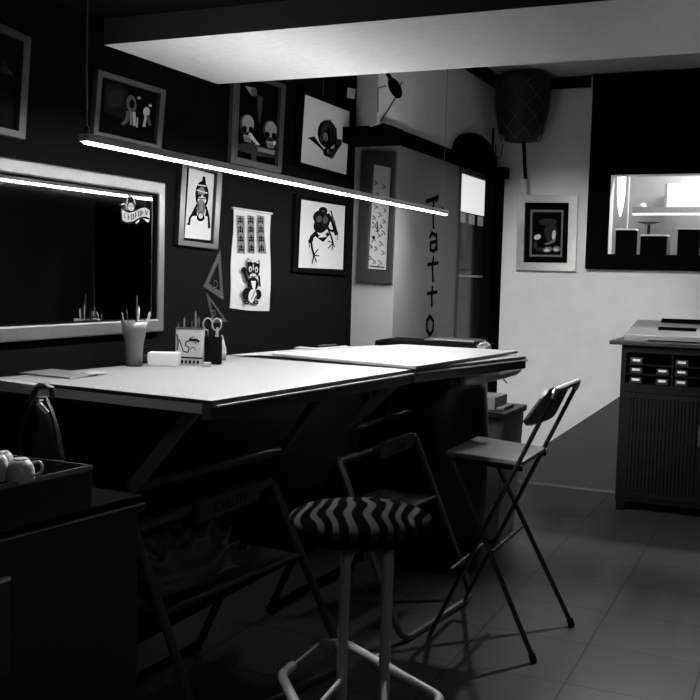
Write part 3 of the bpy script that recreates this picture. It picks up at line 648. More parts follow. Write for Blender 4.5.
for x, top, r_, m_, lean in ((178, 322, .003, inkgrey, -2), (181, 317, .0035, inkmid, 1), (184, 324, .003, blackp, -1), (187, 320, .003, inkgrey, 3), (190, 326, .0035, blackp, 1), (194.5, 310, .0035, inkmid, -1), (197, 316, .006, inkgrey, 0), (199.5, 322, .003, blackp, 2)):
    q = pl+d_*((x-175)*s)+n_*(dp*(.3+.4*random.random()))+V((0, 0, .01)); e_ = q+rh*(lean*s)+V((0, 0, (364-top)*s-.01))
    MB().tube([q, q+(e_-q)*.93, e_], [r_, r_, r_*.35], n=8).build('pen', m_, tn)
# black scissors holder
p = at(212, 364.5); s = pix(p); t = thing('scissors_holder', 'black cup holding scissors beside the dragon tin', 'holder', p)
MB().ring(rfil([p+rh*x*s+fh*y for x, y in ((-9, 0), (8.5, -.0), (8.5, .05), (-9, .05))], .015, 4), rfil([p+rh*x*s+fh*y for x, y in ((-8, .003), (7.5, .003), (7.5, .047), (-8, .047))], .013, 4), (0, 0, 28*s)).prism(rfil([p+rh*x*s+fh*y for x, y in ((-8.2, .002), (7.8, .002), (7.8, .048), (-8.2, .048))], .013, 4), (0, 0, .004)).build('cup', black, t, bevel=.0012)
sc_ = thing('scissors', 'pair of pale-handled scissors standing in the black holder', 'scissors', p+V((0, 0, .05)))
for sx, mm_ in ((-1, papergrey), (1, papergrey)):
    c = p+rh*((-1.2+sx*4.6)*s)+fh*.025+V((0, 0, 40*s)); pts = [c+rh*(math.cos(a)*4.6*s)+V((0, 0, math.sin(a)*6.2*s)) for a in [2*PI*i/20 for i in range(20)]]
    bl = MB().tube([c-V((0, 0, 6*s)), p+rh*(-sx*1.5*s)+fh*.025+V((0, 0, .012))], .003, n=6).build('blade', steel, sc_)
    MB().tube(pts, .0026, closed=True, n=8).build('handle_ring', mm_, sc_)
MB().tube([p+rh*(-3*s)+fh*.02+V((0, 0, .01)), p+rh*(-3*s)+fh*.02+V((0, 0, 38*s))], .005, n=8).build('marker', black, t)
MB().tube([p+rh*(5*s)+fh*.02+V((0, 0, .01)), p+rh*(4*s)+fh*.02+V((0, 0, 37*s))], .004, n=8).build('marker', paper2, t)
p = at(221.5, 360); s = pix(p)
t = thing('glue_bottle', 'small white cone-topped bottle right of the scissors holder', 'bottle', p)
MB().lathe(p, [(4.6*s, 0), (4.6*s, 9*s), (4.2*s, 10*s)], 18).build('bottle_body', paper, t, smooth=True)
MB().lathe(p+V((0, 0, 10*s)), [(4.6*s, 0), (4.6*s, 1*s), (3.2*s, 6*s), (1.2*s, 14*s), (.6*s, 15*s)], 18).build('nozzle', paper2, t, smooth=True)
obox('eraser', 'white eraser lying before the black scissors holder', 'eraser', 203, 210.5, 366.8, 362.5, .02, paper2, .002)
# magazines on the near table
pq = [at(x, y) for x, y in ((16, 373.6), (44, 369.3), (98, 375.2), (70, 379.2))]
t = thing('magazine', 'grey covered magazine lying at the near end of the table', 'magazine', pq[0])
MB().prism(pq, (0, 0, .004)).build('pages', paper2, t)
MB().prism([q+V((0, 0, .0042)) for q in pq], (0, 0, .001)).build('cover', mat('magazine_cover', .11, .35, noise=.5, scale=14), t)
pq = [at(x, y) for x, y in ((80, 374.9), (100, 372.6), (106, 374.6), (92, 376.9))]
tag(MB().prism([q+V((0,0,.006)) for q in pq], (0, 0, .001)).build('postcard', papergrey), 'small grey card on the corner of the grey magazine', 'card')
pq = [at(x, y) for x, y in ((-8, 380.6), (-4, 378.0), (38, 384), (34, 386))]
tag(MB().prism(pq, (0, 0, .003)).build('ruler', mat('ruler_grey', .2, .4)), 'pale flat ruler along the near edge of the table', 'ruler')
# pens on back of the tables and strips
TB = TZ+.0145
tag(MB().prism([at(x, y) for x, y in ((227, 355.4), (250, 353.2), (346, 345.6), (352, 347.6), (262, 355.2))], (0, 0, .0008)).build('paper_sheet', paper), 'long pale paper sheet across the back of both drafting tables', 'paper')
q0 = [at(x, y) for x, y in ((236, 352.6), (345, 344.6), (347, 346.8), (240, 355.0))]
tag(MB().prism([at(x, y) for x, y in ((294, 348.6), (300, 347.6), (330, 350.2), (326, 351.4))], (0, 0, .006)).build('pencil_case', paper2, bevel=.002), 'slim pale pencil case at the back of the far table', 'case')
tag(MB().tube([at(318, 347.3)+V((0, 0, .006)), at(336, 346.2)+V((0, 0, .006))], .005, n=8).build('marker_pen', blackp), 'black marker pen at the back of the far table', 'pen')
# dark portfolio and case at the far end
ps = at(404, 347.6, TB); 
def flatq(name, label, cat, pts, z, th, m_, bev=.002):
    return tag(MB().prism([onz(x, y, z) for x, y in pts], (0, 0, th)).build(name, m_, bevel=bev), label, cat)
fz = TZ-.01
far = thing('side_shelf', 'low dark side shelf behind the far table', 'shelf', ony(440, 352, 4.75))
yb = 4.42
MB().box((-1.93, yb, 1.03), (-1.36, yb+.42, 1.045)).build('shelf_board', black, far)
MB().box((-1.93, yb+.40, 0), (-1.90, yb+.42, 1.03)).box((-1.93, yb, 0), (-1.90, yb+.02, 1.03)).build('shelf_side', black, far)
def fq(pts, z): return [onz(x, y, z) for x, y in pts]
sz = 1.0455
t = thing('portfolio', 'flat black portfolio lying behind the far drafting table', 'portfolio', (-1.6, 4.62, sz))
MB().box((-1.90, 4.50, sz), (-1.36, 4.78, sz+.040)).build('cover', black, t, bevel=.008)
MB().box((-1.88, 4.52, sz+.0405), (-1.38, 4.76, sz+.044)).build('flap', mat('portfolio_flap', .004, .6, spec=.1), t, bevel=.003)
tag(MB().box((-1.66, 4.54, sz+.0445), (-1.40, 4.72, sz+.060)).build('tablet_case', blackp, bevel=.008), 'glossy black case on top of the flat portfolio', 'case')
# crumpled white tissue near far corner
p = ony(478, 349, 4.47)
b = MB(); b.ell((-1.335, 4.475, 1.080), .030, .03, .026, 12)
for i, v in enumerate(b.v): b.v[i] = v+V((random.uniform(-.008, .008), random.uniform(-.008, .008), random.uniform(-.008, .008)))
tag(b.build('paper_tissue', paper), 'crumpled white tissue at the end of the black portfolio', 'tissue')
# paper roll slung under the far end
q0 = onz(478, 377.5, .975); q1 = onz(518, 369, .98)
t = thing('paper_roll', 'grey roll slung under the far corner of the table', 'roll', (q0+q1)/2)
dq = (q1-q0)
MB().tube([q0-dq*.3, q0, q0+dq*.6, q0+dq*.9, q1, q1+dq*.06], [.022, .030, .030, .026, .018, .010], n=14).build('roll', mat('roll_grey', .5, .6, noise=.2, scale=15), t, smooth=True)
MB().tube([q0+dq*.62+V((0, 0, -.032)), q0+dq*.66+V((.01, 0, -.052))], .003, n=6).build('cord', black, t)

# ================================================================== HIGH FOLDING CHAIR
t = thing('folding_bar_chair', 'tall dark folding bar chair with grey seat at the far table', 'chair', (-1.03, 3.84, 0))
ym0, ym1 = 3.635, 4.045; yr0, yr1 = 3.61, 4.07
tubm = mat('chair_tube', .045, .28, metal=.7)
for y in (ym0, ym1):
    MB().tube([(-1.262, y, .004), (-.822, y, .965)], .0125, n=12, sx=.7).build('leg', tubm, t)
for y, ft in ((yr0, onz(533, 662, 0)), (yr1, onz(571, 626, 0))):
    rl = MB().tube([(-1.185, y, .70), (ft.x, ft.y, .012)], .0115, n=12, sx=.8).build('leg', mat('rear_leg_tube', .16, .25, metal=.85), t)
    MB().tube([(ft.x-.007, ft.y, .028), (ft.x+.003, ft.y, .002)], .0135, n=12).build('rubber_foot', black, rl)
# top loop joining the posts
MB().tube(fillet([(-.822, ym0, .965), (-.808, ym0+.01, .998), (-.808, ym1-.01, .998), (-.822, ym1, .965)], .04), .012, n=10).build('top_tube', steel, t)
# backrest: curved padded board in front of the posts
def backrest():
    n, mrows = 14, 8; A = []; 
    def surf(i, j):
        u_ = i/n; v_ = j/mrows; y = yr0-.01+(yr1-yr0+.02)*u_
        z = .862+.145*v_; x = -.80-(1.035-z)*.448-.016
        x += .030*(math.sin(PI*u_))-.006
        if v_ > .7:
            pass
        return V((x, y, z))
    def rnd(i, j):
        p = surf(i, j); u_ = i/n; ed = min(u_, 1-u_)
        if ed < .12: 
            k = 1-ed/.12; p.z = .935+(p.z-.935)*(1-.35*k*k)
        return p
    vs = [rnd(i, j) for i in range(n+1) for j in range(mrows+1)]; off = len(vs)
    vs += [p+V((-.022, 0, -.01)) for p in vs]; fs = []; w = mrows+1
    for i in range(n):
        for j in range(mrows):
            q = (i*w+j, (i+1)*w+j, (i+1)*w+j+1, i*w+j+1); fs += [q, tuple(k+off for k in q[::-1])]
    for i in range(n): fs += [(i*w, i*w+off, (i+1)*w+off, (i+1)*w), (i*w+mrows, (i+1)*w+mrows, (i+1)*w+mrows+off, i*w+mrows+off)]
    for j in range(mrows): fs += [(j, j+1, j+1+off, j+off), (n*w+j, n*w+j+off, n*w+j+1+off, n*w+j+1)]
    return MB().add(vs, fs)
backrest().build('backrest', backdark, t, smooth=False, bevel=.004)
sq_ = rfil([(-1.225, 3.625, .716), (-.925, 3.655, .700), (-.925, 4.025, .700), (-1.225, 4.055, .716)], .015, 4)
MB().prism(sq_, (0, 0, .018)).build('seat', seatgrey, t, bevel=.004)
for y in (3.652, 4.028): MB().bar((-1.20, y, .700), (-.925, y, .690), .008, .016).build('seat_rail', black, t)
plabel(MB().tube([(-.93, 4.035, .715), (-.93, 4.05, .70), (-.945, 4.058, .69)], .009, n=8).build('hinge', chrome, t), 'bright metal hinge')
fz_ = .268; MB().tube(fillet([(-1.12, ym0-.014, .30), (-1.19, ym0-.02, fz_), (-1.19, ym1+.02, fz_), (-1.12, ym1+.014, .30)], .03), 0.0095, n=10).build('footrest', tubm, t)
MB().tube([(-1.02, yr0, .37), (-1.02, yr1, .37)], .008, n=8).build('cross_bar', tubm, t)

# ================================================================== ZEBRA STOOL
SC = onz(361, 517, .806); SX, SY = SC.x, SC.y; print('stool', SC)
t = thing('bar_stool', 'round zebra-print bar stool with grey tube legs in the foreground', 'stool', (SX, SY, 0))
R = .178
MB().lathe((SX, SY, .770), [(R*.62, 0), (R*.80, .006), (R*.95, .018), (R*1.0, .030), (R*.975, .040), (R*.86, .051), (R*.66, .059), (R*.4, .064), (.004, .066)], 48).build('seat_cushion', zebra_m, t, smooth=True)
MB().lathe((SX, SY, .752), [(R*.6, 0), (R*.82, .008), (R*.82, .017)], 36).build('seat_plate', black, t, smooth=True)
for px, dep in ((346, -.075), (388.5, -.075), (346, .085), (393, .085)):
    zt_ = .757
    off = (px-361)*.00238; 
    b0 = V((SX, SY, 0))+rh*(off+.0)+fh*dep
    topp = b0-(rh*off)*.0+V((0, 0, 0))
    inw = rh*(.018 if px < 361 else .0)
    pts = fillet([b0+inw+V((0, 0, zt_)), b0+V((0, 0, .715)), b0+rh*(-.004)+V((0, 0, .0))], .05, 5)
    MB().tube(pts, .0128, n=14).build('leg', stoolmetal, t, smooth=True)
rz = .425
ring_px = [(320, 643), (346, 643.5), (443, 699), (395, 745), (300, 712), (281, 675)]
rp = [onz(x, y, rz) for x, y in ring_px]; print('ring', [tuple(round(c, 3) for c in p-V((SX, SY, 0))) for p in rp])
MB().tube(fillet(rp+[rp[-1]*.72+rp[0]*.28], .035, 5), .0118, n=12).build('foot_ring', stoolmetal, t, smooth=True)
MB().tube([rp[0], rp[-1]], .0035, n=8).build('tie_wire', stoolmetal, t)
# brackets tie the ring to the legs
for a_, d_2, qx, qy in ((-.036, .085, 335, 643), (.064, .085, 372, 658.5), (-.036, -.075, 310, 716), (.065, -.075, 385, 741)):
    MB().tube([V((SX, SY, rz))+rh*a_+fh*d_2, onz(qx, qy, rz)], .007, n=8).build('bracket', stoolmetal, t)

# ================================================================== DARK BIN, GREY BIN WITH BOXES
t = thing('storage_drum', 'tall bulging black drum standing under the end of the far table', 'drum', (-1.64, 4.60, 0))
b = MB(); pr = []
cxd, cyd = -1.615, 4.65
for k in range(15):
    z = .93*k/14; pr.append((.235+.022*math.sin(PI*z/.93), z))
b.lathe((cxd, cyd, 0), pr, 40); b.build('body', mat('drum_black', .006, .35), t, smooth=True)
MB().lathe((cxd, cyd, .93), [(.24, 0), (.245, .01), (.24, .025), (.2, .03)], 40).build('lid', blackp, t, smooth=True)
# grey bin
p0 = ony(487, 548, 5.08)
bx0, bx1, by0, by1 = onz(486, 541, 0).x, onz(519, 547, 0).x, 5.12, 5.48
t = thing('waste_bin', 'tall tapered grey bin with tray top behind the chair', 'bin', (-1.45, 5.3, 0))
xr = -1.42
bin_b = [(-1.62, 5.12, 0), (xr, 5.12, 0), (xr, 5.46, 0), (-1.62, 5.46, 0)]; bin_t = [(-1.66, 5.08, .665), (xr+.025, 5.08, .665), (xr+.025, 5.50, .665), (-1.66, 5.50, .665)]
MB().add(bin_b+bin_t, [(0, 3, 2, 1), (4, 5, 6, 7), (0, 1, 5, 4), (1, 2, 6, 5), (2, 3, 7, 6), (3, 0, 4, 7)]).build('bin_body', binm, t, bevel=.01)
MB().ring([V(p)+V(((-.012 if i in (0, 3) else .012), (-.012 if i < 2 else .012), 0)) for i, p in enumerate(bin_t)], [V(p)-V(((-.03 if i in (0, 3) else .03), (-.03 if i < 2 else .03), 0)) for i, p in enumerate(bin_t)], (0, 0, .034)).box((-1.63, 5.111, .690), (xr-.005, 5.469, .699)).build('lid_rim', mat('bin_rim', .02, .4), t, bevel=.006)
tag(MB().box((-1.60, 5.16, .7005), (-1.47, 5.40, .765)).build('carton', mat('carton_grey', .26, .7), bevel=.002), 'small grey carton standing in the bin top', 'carton')
tag(MB().box((-1.46, 5.16, .7005), (-1.42, 5.36, .715)).build('notepad', papergrey, bevel=.002), 'pale notepad lying in the bin top', 'notepad')

# ================================================================== CABINET
fl_ = onz(612.5, 513, 0); print('cab', fl_)
cx0, cy0 = -.99, 6.22; cx1 = cx0+1.02; cz = 1.05
cab_y1 = YB-.02
t = thing('cabinet', 'dark wooden cabinet with open pigeonholes and slatted doors by the back wall', 'cabinet', ((cx0+cx1)/2, (cy0+cab_y1)/2, 0))
cb = MB(); th = .028
cb.box((cx0, cy0, .06), (cx0+th, cab_y1, cz-.03)).box((cx1-th, cy0, .06), (cx1, cab_y1, cz-.03)).box((cx0+th, cab_y1-.015, .06), (cx1-th, cab_y1, cz-.03)).box((cx0+th, cy0, .06), (cx1-th, cab_y1-.015, .09)).box((cx0+th, cy0, .735), (cx1-th, cab_y1-.015, .785)).box((cx0+th, cy0, cz-.075), (cx1-th, cy0+.02, cz-.03))
cb.build('carcass', wooddark, t)
MB().box((cx0-.07, cy0-.04, cz-.03), (cx1+.045, cab_y1, cz-.006)).build('worktop', blackp, t, bevel=.003)
for x in (cx0+.03, cx1-.03):
    for y in (cy0+.03, cab_y1-.03): MB().box((x-.025, y-.025, 0), (x+.025, y+.025, .06)).build('foot', wooddark, t)
cmid = cx0+.50
for k, (a_, b_) in enumerate(((cx0+th, cmid), (cmid, cx1-th))):
    dr = MB().ring([(a_+.002, cy0-.012, .092), (b_-.002, cy0-.012, .092), (b_-.002, cy0-.012, .733), (a_+.002, cy0-.012, .733)], [(a_+.04, cy0-.012, .13), (b_-.04, cy0-.012, .13), (b_-.04, cy0-.012, .70), (a_+.04, cy0-.012, .70)], (0, .02, 0))
    x = a_+.042
    while x < b_-.05: dr.box((x, cy0-.008, .131), (x+.016, cy0+.006, .699)); x += .0215
    dr.box((a_+.04, cy0+.004, .131), (b_-.04, cy0+.01, .699))
    dd_ = dr.build('door', mat('slat_wood', .009, .6, spec=.15, noise=.3, scale=20), t)
    hx = b_-.025 if k == 0 else a_+.025
    MB().tube([(hx, cy0-.016, .44), (hx, cy0-.032, .45), (hx, cy0-.032, .55), (hx, cy0-.016, .56)], .006, n=8).build('handle', greymetal, dd_)
# pigeonholes
cols = [cx0+th, cx0+.30, cx0+.53, cx0+.76, cx1-th]
for x in cols[1:-1]: MB().box((x-.005, cy0+.004, .785), (x+.005, cab_y1-.015, cz-.076)).build('divider', wooddark, t)
zsh = [.786, .848, .906, .958]
for z in (.840, .898): MB().box((cx0+th, cy0+.006, z), (cx1-th, cab_y1-.015, z+.006)).build('shelf', wooddark, t)
gi = 0
rowz = [.786, .847, .905]
for ci in range(2):
    for ri in range(3):
        xa = cols[ci]+.012; 
        if ci == 0: xa = cols[0]+.02
        spots = [xa] if ci else [xa, xa+.155]
        if ci == 0 and ri == 2: spots = [xa]
        for si, x_ in enumerate(spots):
            wv = .075; z_ = rowz[ri]
            place = ['bottom', 'middle', 'top'][ri]; colname = ['left', 'second', 'third', 'right'][ci]+(' inner' if si else '')
            e = thing('label_box', f'dark box with white front label, {place} shelf of the {colname} pigeonhole', 'box', (x_+wv/2, cy0+.14, z_), 'labelled boxes in the cabinet pigeonholes')
            MB().box((x_, cy0+.03, z_), (x_+wv, cy0+.25, z_+.038)).build('box_body', blackp, e, bevel=.002)
            MB().box((x_+.014, cy0+.0285, z_+.016), (x_+wv-.014, cy0+.0295, z_+.030)).build('label', mat('label_white', .95, .5), e)
# scanner on top
sx0 = cx0+.01
t = thing('scanner', 'flat silver scanner standing on the dark cabinet', 'scanner', (sx0+.35, 6.42, cz-.006))
zb = cz-.0055
MB().prism([(sx0, 6.22, zb), (sx0+.0, 6.22, zb+.04), (sx0+.02, 6.60, zb+.118), (sx0+.02, 6.60, zb)], (.70, 0, 0)).build('scanner_body', mat('scanner_silver', .30, .4, metal=.2), t, bevel=.004)
MB().prism([(sx0+.17, 6.53, zb+.108), (sx0+.17, 6.60, zb+.132), (sx0+.17, 6.60, zb+.120)], (.33, 0, 0)).box((sx0+.18, 6.36, zb+.068), (sx0+.40, 6.42, zb+.086)).build('paper_slot', black, t)
MB().box((sx0+.14, 6.215, zb+.006), (sx0+.5, 6.2198, zb+.012)).build('front_slot', black, t)

# ================================================================== HATCH WINDOW AND KITCHEN
wx0 = ony(590, 180, YB).x
wd_ = st(MB().box((wx0, YB-.045, ony(640, 270, YB).z), (hx1+.1, YB-.001, hz0)).box((wx0, YB-.045, hz0), (hx0, YB-.001, hz1)).box((hx1, YB-.045, hz0), (hx1+.1, YB-.001, hz1)).box((wx0, YB-.045, hz1), (hx1+.1, YB-.001, hz1+.05)).build('window_1', black))
MB().box((wx0+.01, YB-.09, hz1+.05), (hx1+.09, YB-.002, ZC-.012)).build('shutter_box', black, wd_)
MB().box((hx0, YB, hz0), (hx1, YB+.13, hz0+.01)).build('sill', black, wd_)
plabel(MB().tube([(wx0-.006, YB-.02, 2.73), (wx0-.006, YB-.02, 2.64)], .009, n=8).build('bracket', mat('bracket_pale', .7, .4), wd_), 'small bright bracket at shutter corner')
ky = YB+1.35
kw = mat('kitchen_wall', .5, .7, noise=.05); 
st(MB().box((-1.55, ky, .3), (1.2, ky+.1, 2.6)).build('wall_kitchen_back', kw))
st(MB().box((-1.6, YB+.13, .3), (-1.5, ky+.1, 2.6)).build('wall_kitchen_left', mat('kitchen_wall_left', .12, .7)))
st(MB().box((1.2, YB+.13, .3), (1.3, ky+.1, 2.6)).build('wall_kitchen_right', kw))
st(MB().box((-1.6, YB+.13, 2.6), (1.3, ky+.1, 2.66)).build('ceiling_kitchen', kw))
st(MB().box((-1.6, YB+.13, .9), (1.3, ky+.1, 1.2)).build('floor_kitchen', mat('kitchen_base', .12, .6)))
lit = mat('lit_tube', 1, .5, emit=14)
# hanging ovoid lamp
p = ony(621, 196, YB+.55); s = pix(p)
t = thing('hanging_lamp', 'narrow glowing white lamp seen at left through the hatch', 'lamp', p)
MB().lathe(p-V((0, 0, 20*s)), [(.6*s, 0), (1.8*s, 5*s), (3.2*s, 14*s), (4.0*s, 24*s), (4*s, 44*s)], 20).build('shade', mat('glow_shade', .9, .4, emit=2.2), t, smooth=True)
MB().tube([p+V((0, 0, 24*s)), V((p.x, p.y, 2.6))], .004, n=6).build('cord', paper, t)
# pole
p = ony(627, 228, YB+.50); tag(MB().tube([(p.x, p.y, 1.2), (p.x, p.y, 2.6)], .006, n=8).build('steel_pole', mat('pole_white', .8, .4)), 'thin white pole rising behind the hatch', 'pole')
# long shelf
pA = ony(633, 207, YB+.75); zt1 = pA.z; zb1 = ony(640, 213, YB+.75).z
t = thing('kitchen_shelf', 'long white shelf crossing the lit kitchen behind the hatch', 'shelf', (0, YB+.85, zb1))
MB().box((pA.x, YB+.75, zb1), (1.19, YB+1.0, zt1)).build('shelf_board', paper, t)
MB().box((pA.x, YB+.76, zb1-.012), (1.0, YB+.79, zb1-.001)).build('light_strip', mat('strip_emit', 1, .5, emit=3), t)
# lit hood right
pH = ony(668, 186, YB+1.0)
t = thing('lit_hood', 'bright white lit cupboard above the kitchen shelf', 'cupboard', (.2, YB+1.1, zt1))
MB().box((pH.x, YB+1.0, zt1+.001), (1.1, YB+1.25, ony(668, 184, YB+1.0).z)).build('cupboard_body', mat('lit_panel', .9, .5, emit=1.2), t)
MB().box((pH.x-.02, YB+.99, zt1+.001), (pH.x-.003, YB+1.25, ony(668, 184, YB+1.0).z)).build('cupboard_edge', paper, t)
p = ony(649, 198, YB+1.2); tag(MB().ell((p.x, YB+.90, zt1+.0195), .026, .02, .02, 12).build('bowl', mat('bowl_lit', .9, .4)), 'small white bowl on the kitchen shelf', 'bowl')
# plate
p = ony(649, 223.5, YB+.6); t = thing('serving_plate', 'shallow white plate on a stand below the kitchen shelf', 'plate', p)
MB().lathe(p, [(.02, -.006), (.05, 0), (.078, .008), (.08, .010), (.05, .004), (.01, .002)], 28).build('plate', paper, t, smooth=True)
MB().tube([p+V((0, 0, -.008)), V((p.x, p.y, 1.2))], .01, n=8).build('stand', inkgrey, t)
# three boxes on the sill
kzs = 1.2
def kbox(label, x0, x1, yt, lidw, framed=False):
    Y = YB+.22; a = ony(x0, 250, Y); bq_ = ony(x1, 250, Y); zt_ = ony((x0+x1)/2, yt, Y).z; zb_ = kzs+.001
    t = thing('canister', label, 'canister', ((a.x+bq_.x)/2, Y+.05, zb_), 'black boxes with white tops along the hatch')
    MB().box((a.x, Y, zb_), (bq_.x, Y+.10, zt_-.011)).build('canister_body', black, t)
    MB().box((a.x-.003, Y-.003, zt_-.0105), (bq_.x+.003, Y+.103, zt_)).build('canister_lid', mat('lid_white', .9, .4), t, bevel=.002)
    if framed:
        MB().box((bq_.x+.0005, Y, zb_), (bq_.x+.012, Y+.10, zt_-.011)).build('white_side', paper, t)
kbox('narrow black box with white lid, leftmost in the hatch', 615, 634.5, 228.5, 1)
kbox('wider low black box with white lid and white side, middle of the hatch', 640, 666.5, 234.5, 1, True)
kbox('tall black box with white lid at the right of the hatch', 677, 698.5, 228, 1)
ld = bpy.data.lights.new('kitchen_tube', 'AREA'); ld.shape = 'RECTANGLE'; ld.size = 1.1; ld.size_y = .12; ld.energy = 34
lo = bpy.data.objects.new('kitchen_tube_light', ld); C.objects.link(lo); lo.location = (-.2, YB+.55, 2.55); lo.rotation_euler = (0, 0, 0)

# ================================================================== NET BAG
p = ony(522, 107, 6.45); s = pix(p)
t = thing('net_bag', 'black bulging bag in a cord net hanging in the ceiling corner', 'bag', p-V((0, 0, 36*s)))
bz = p.z
prof = []
for k in range(17):
    v = k/16; z = -33*s+62*s*v; r = (17.5+9.0*math.sin(PI*(.05+.60*v)))*s*(1 if v > .08 else .86)
    prof.append((r, z))
prof = [(prof[0][0]*.5, prof[0][1]-.008)]+prof+[(prof[-1][0]*.75, prof[-1][1]+.02), (.03, prof[-1][1]+.035)]
MB().lathe(p, prof, 32).build('bag_body', mat('bag_black', .006, .6), t, smooth=True)
net = MB(); nt_ = 5
for sg in (1, -1):
    for k in range(8):
        pts = []
        for j in range(13):
            v = j/12; z = -33*s+62*s*v; r = (17.5+9.5*math.sin(PI*(.05+.60*v)))*s+.004; a = 2*PI*k/8+sg*v*PI*.75
            pts.append(p+V((r*math.cos(a), r*math.sin(a), z)))
        net.tube(pts, .0022, n=5)
net.build('net_cord', mat('net_cord', .09, .6), t)
for x0, y0, x1, y1, w in ((523.5, 138, 525.5, 179, .012), (493.5, 128, 492, 162, .008)):
    MB().bar(ony(x0, y0, 6.42), ony(x1, y1, 6.42), .006, w*2, up=rh).build('strap', black, t)
MB().tube([ony(x, y, 6.45) for x, y in ((503, 144), (501, 156), (499, 159), (496, 156), (495.5, 144))], .004, n=6).build('strap_loop', mat('loop_dark', .02, .6), t)
MB().tube([p+V((0, 0, 30*s)), V((p.x, p.y, ZC))], .008, n=6).build('hook', black, t)

# ================================================================== WALL SPOT / FAN on the upper wall
p = onx(395, 88, -D2+.12)
t = thing('wall_spotlight', 'black oval spotlight with thin wire arms on the upper wall', 'spotlight', onx(391, 112, -D2+.02))
nrm = (CAM-p).normalized(); q_ = nrm.to_track_quat('Z', 'Y').to_matrix()
s = pix(p)
rotm = q_ @ Matrix.Rotation(.5, 3, 'Z') 
MB().ell(p, 5.8*s, 11*s, .03, 16, rot=rotm).build('lamp_head', black, t, smooth=True)
MB().tube([onx(380, 62, -D2+.02), onx(388, 74, -D2+.06), p], .010, n=8).build('arm', black, t)
W2 = mat('wire_grey', .06, .5)
MB().tube([onx(x, y, -D2+.006) for x, y in ((396, 97), (388, 110), (381, 121))], .004, n=6).tube([onx(x, y, -D2+.006) for x, y in ((386, 86), (378, 88), (378, 112))], .003, n=6).tube([onx(x, y, -D2+.01) for x, y in ((398, 90), (402, 82))], .003, n=6).build('cable', W2, t)

# ================================================================== LEFT COUNTER
KZ = .82
ce = onz(-60, 545, KZ); ca = onz(0, 530, KZ); cb_ = onz(132, 497, KZ); print('counter', ca, cb_)
fx = -1.575
xf = (ca.x+cb_.x)/2; cyE = 2.115
def cpt(y): return V((ca.x+(cb_.x-ca.x)*(y-ca.y)/(cb_.y-ca.y), y, 0))
A0 = cpt(.6); A1 = cpt(cyE)
t = thing('counter', 'low black side counter in the left foreground', 'counter', (-1.9, 1.4, 0))
def cslab(z0, z1, o, name, m_, bev=0, y1=cyE, par=None):
    a_ = cpt(.6); b_ = cpt(y1); return MB().prism([(a_.x+o, .6, z0), (b_.x+o, y1+o, z0), (-D1+.01, y1+o, z0), (-D1+.01, .6, z0)], (0, 0, z1-z0)).build(name, m_, par or t, bevel=bev)
cslab(0, KZ-.045, -.01, 'cabinet_body', mat('counter_black', .014, .38), .002)
cslab(KZ-.044, KZ-.027, .002, 'under_edge', mat('counter_black', .014, .38))
cslab(KZ-.0265, KZ-.0215, .004, 'edge_trim', mat('edge_trim_steel', .5, .3, metal=.7), .001)
cslab(KZ-.021, KZ, .0, 'countertop', mat('counter_top', .005, .7, spec=.05), .004)
# drawer with a bright lip
yd = onx(11.5, 577, cpt(1.8).x).y
xx = cpt(yd).x-.01; zd1 = onx(8, 577, xx).z; zd0 = onx(8, 672, xx).z
dr = MB().prism([(cpt(.9).x-.008, .9, zd0), (xx+.002, yd, zd0), (xx+.002+.016, yd, zd0), (cpt(.9).x+.008, .9, zd0)], (0, 0, zd1-zd0)).build('drawer', mat('drawer_dark', .05, .45), t, bevel=.003)
MB().prism([(cpt(.9).x+.006, .9, zd1+.001), (xx+.012, yd-.003, zd1+.001), (xx+.026, yd-.003, zd1+.001), (cpt(.9).x+.02, .9, zd1+.001)], (0, 0, .008)).build('lip_handle', mat('bright_lip', .8, .3), dr)
# black drawer tray on the counter
TZ2 = .925; tya = onz(0, 486, TZ2); tyb = onz(87, 467, TZ2); print('tray', tya, tyb)
ux = (tyb-tya).normalized()
def tpt(y): return tya.x+(tyb.x-tya.x)*(y-tya.y)/(tyb.y-tya.y)
ty1 = tyb.y+.02
t = thing('capsule_drawer', 'low black box with a thin metal rim on the counter carrying the cups', 'box', (-1.9, 1.6, KZ))
o3 = [(tpt(.9), .9), (tpt(ty1), ty1), (-D1+.03, ty1), (-D1+.03, .9)]
MB().prism([(x, y, KZ+.001) for x, y in o3], (0, 0, TZ2-KZ-.012)).build('box_body', blackp, t, bevel=.004)
MB().ring([(x, y, TZ2-.010) for x, y in o3], [(o3[0][0]-.006, .906, TZ2-.010), (o3[1][0]-.006, ty1-.006, TZ2-.010), (-D1+.036, ty1-.006, TZ2-.010), (-D1+.036, .906, TZ2-.010)], (0, 0, .012)).build('rim', mat('rim_steel', .45, .25, metal=1), t)
MB().prism([(o3[0][0]-.0065, .907, TZ2-.0105), (o3[1][0]-.0065, ty1-.007, TZ2-.0105), (-D1+.037, ty1-.007, TZ2-.0105), (-D1+.037, .907, TZ2-.0105)], (0, 0, .006)).build('tray_mat', mat('tray_black', .001, .95, spec=0), t)
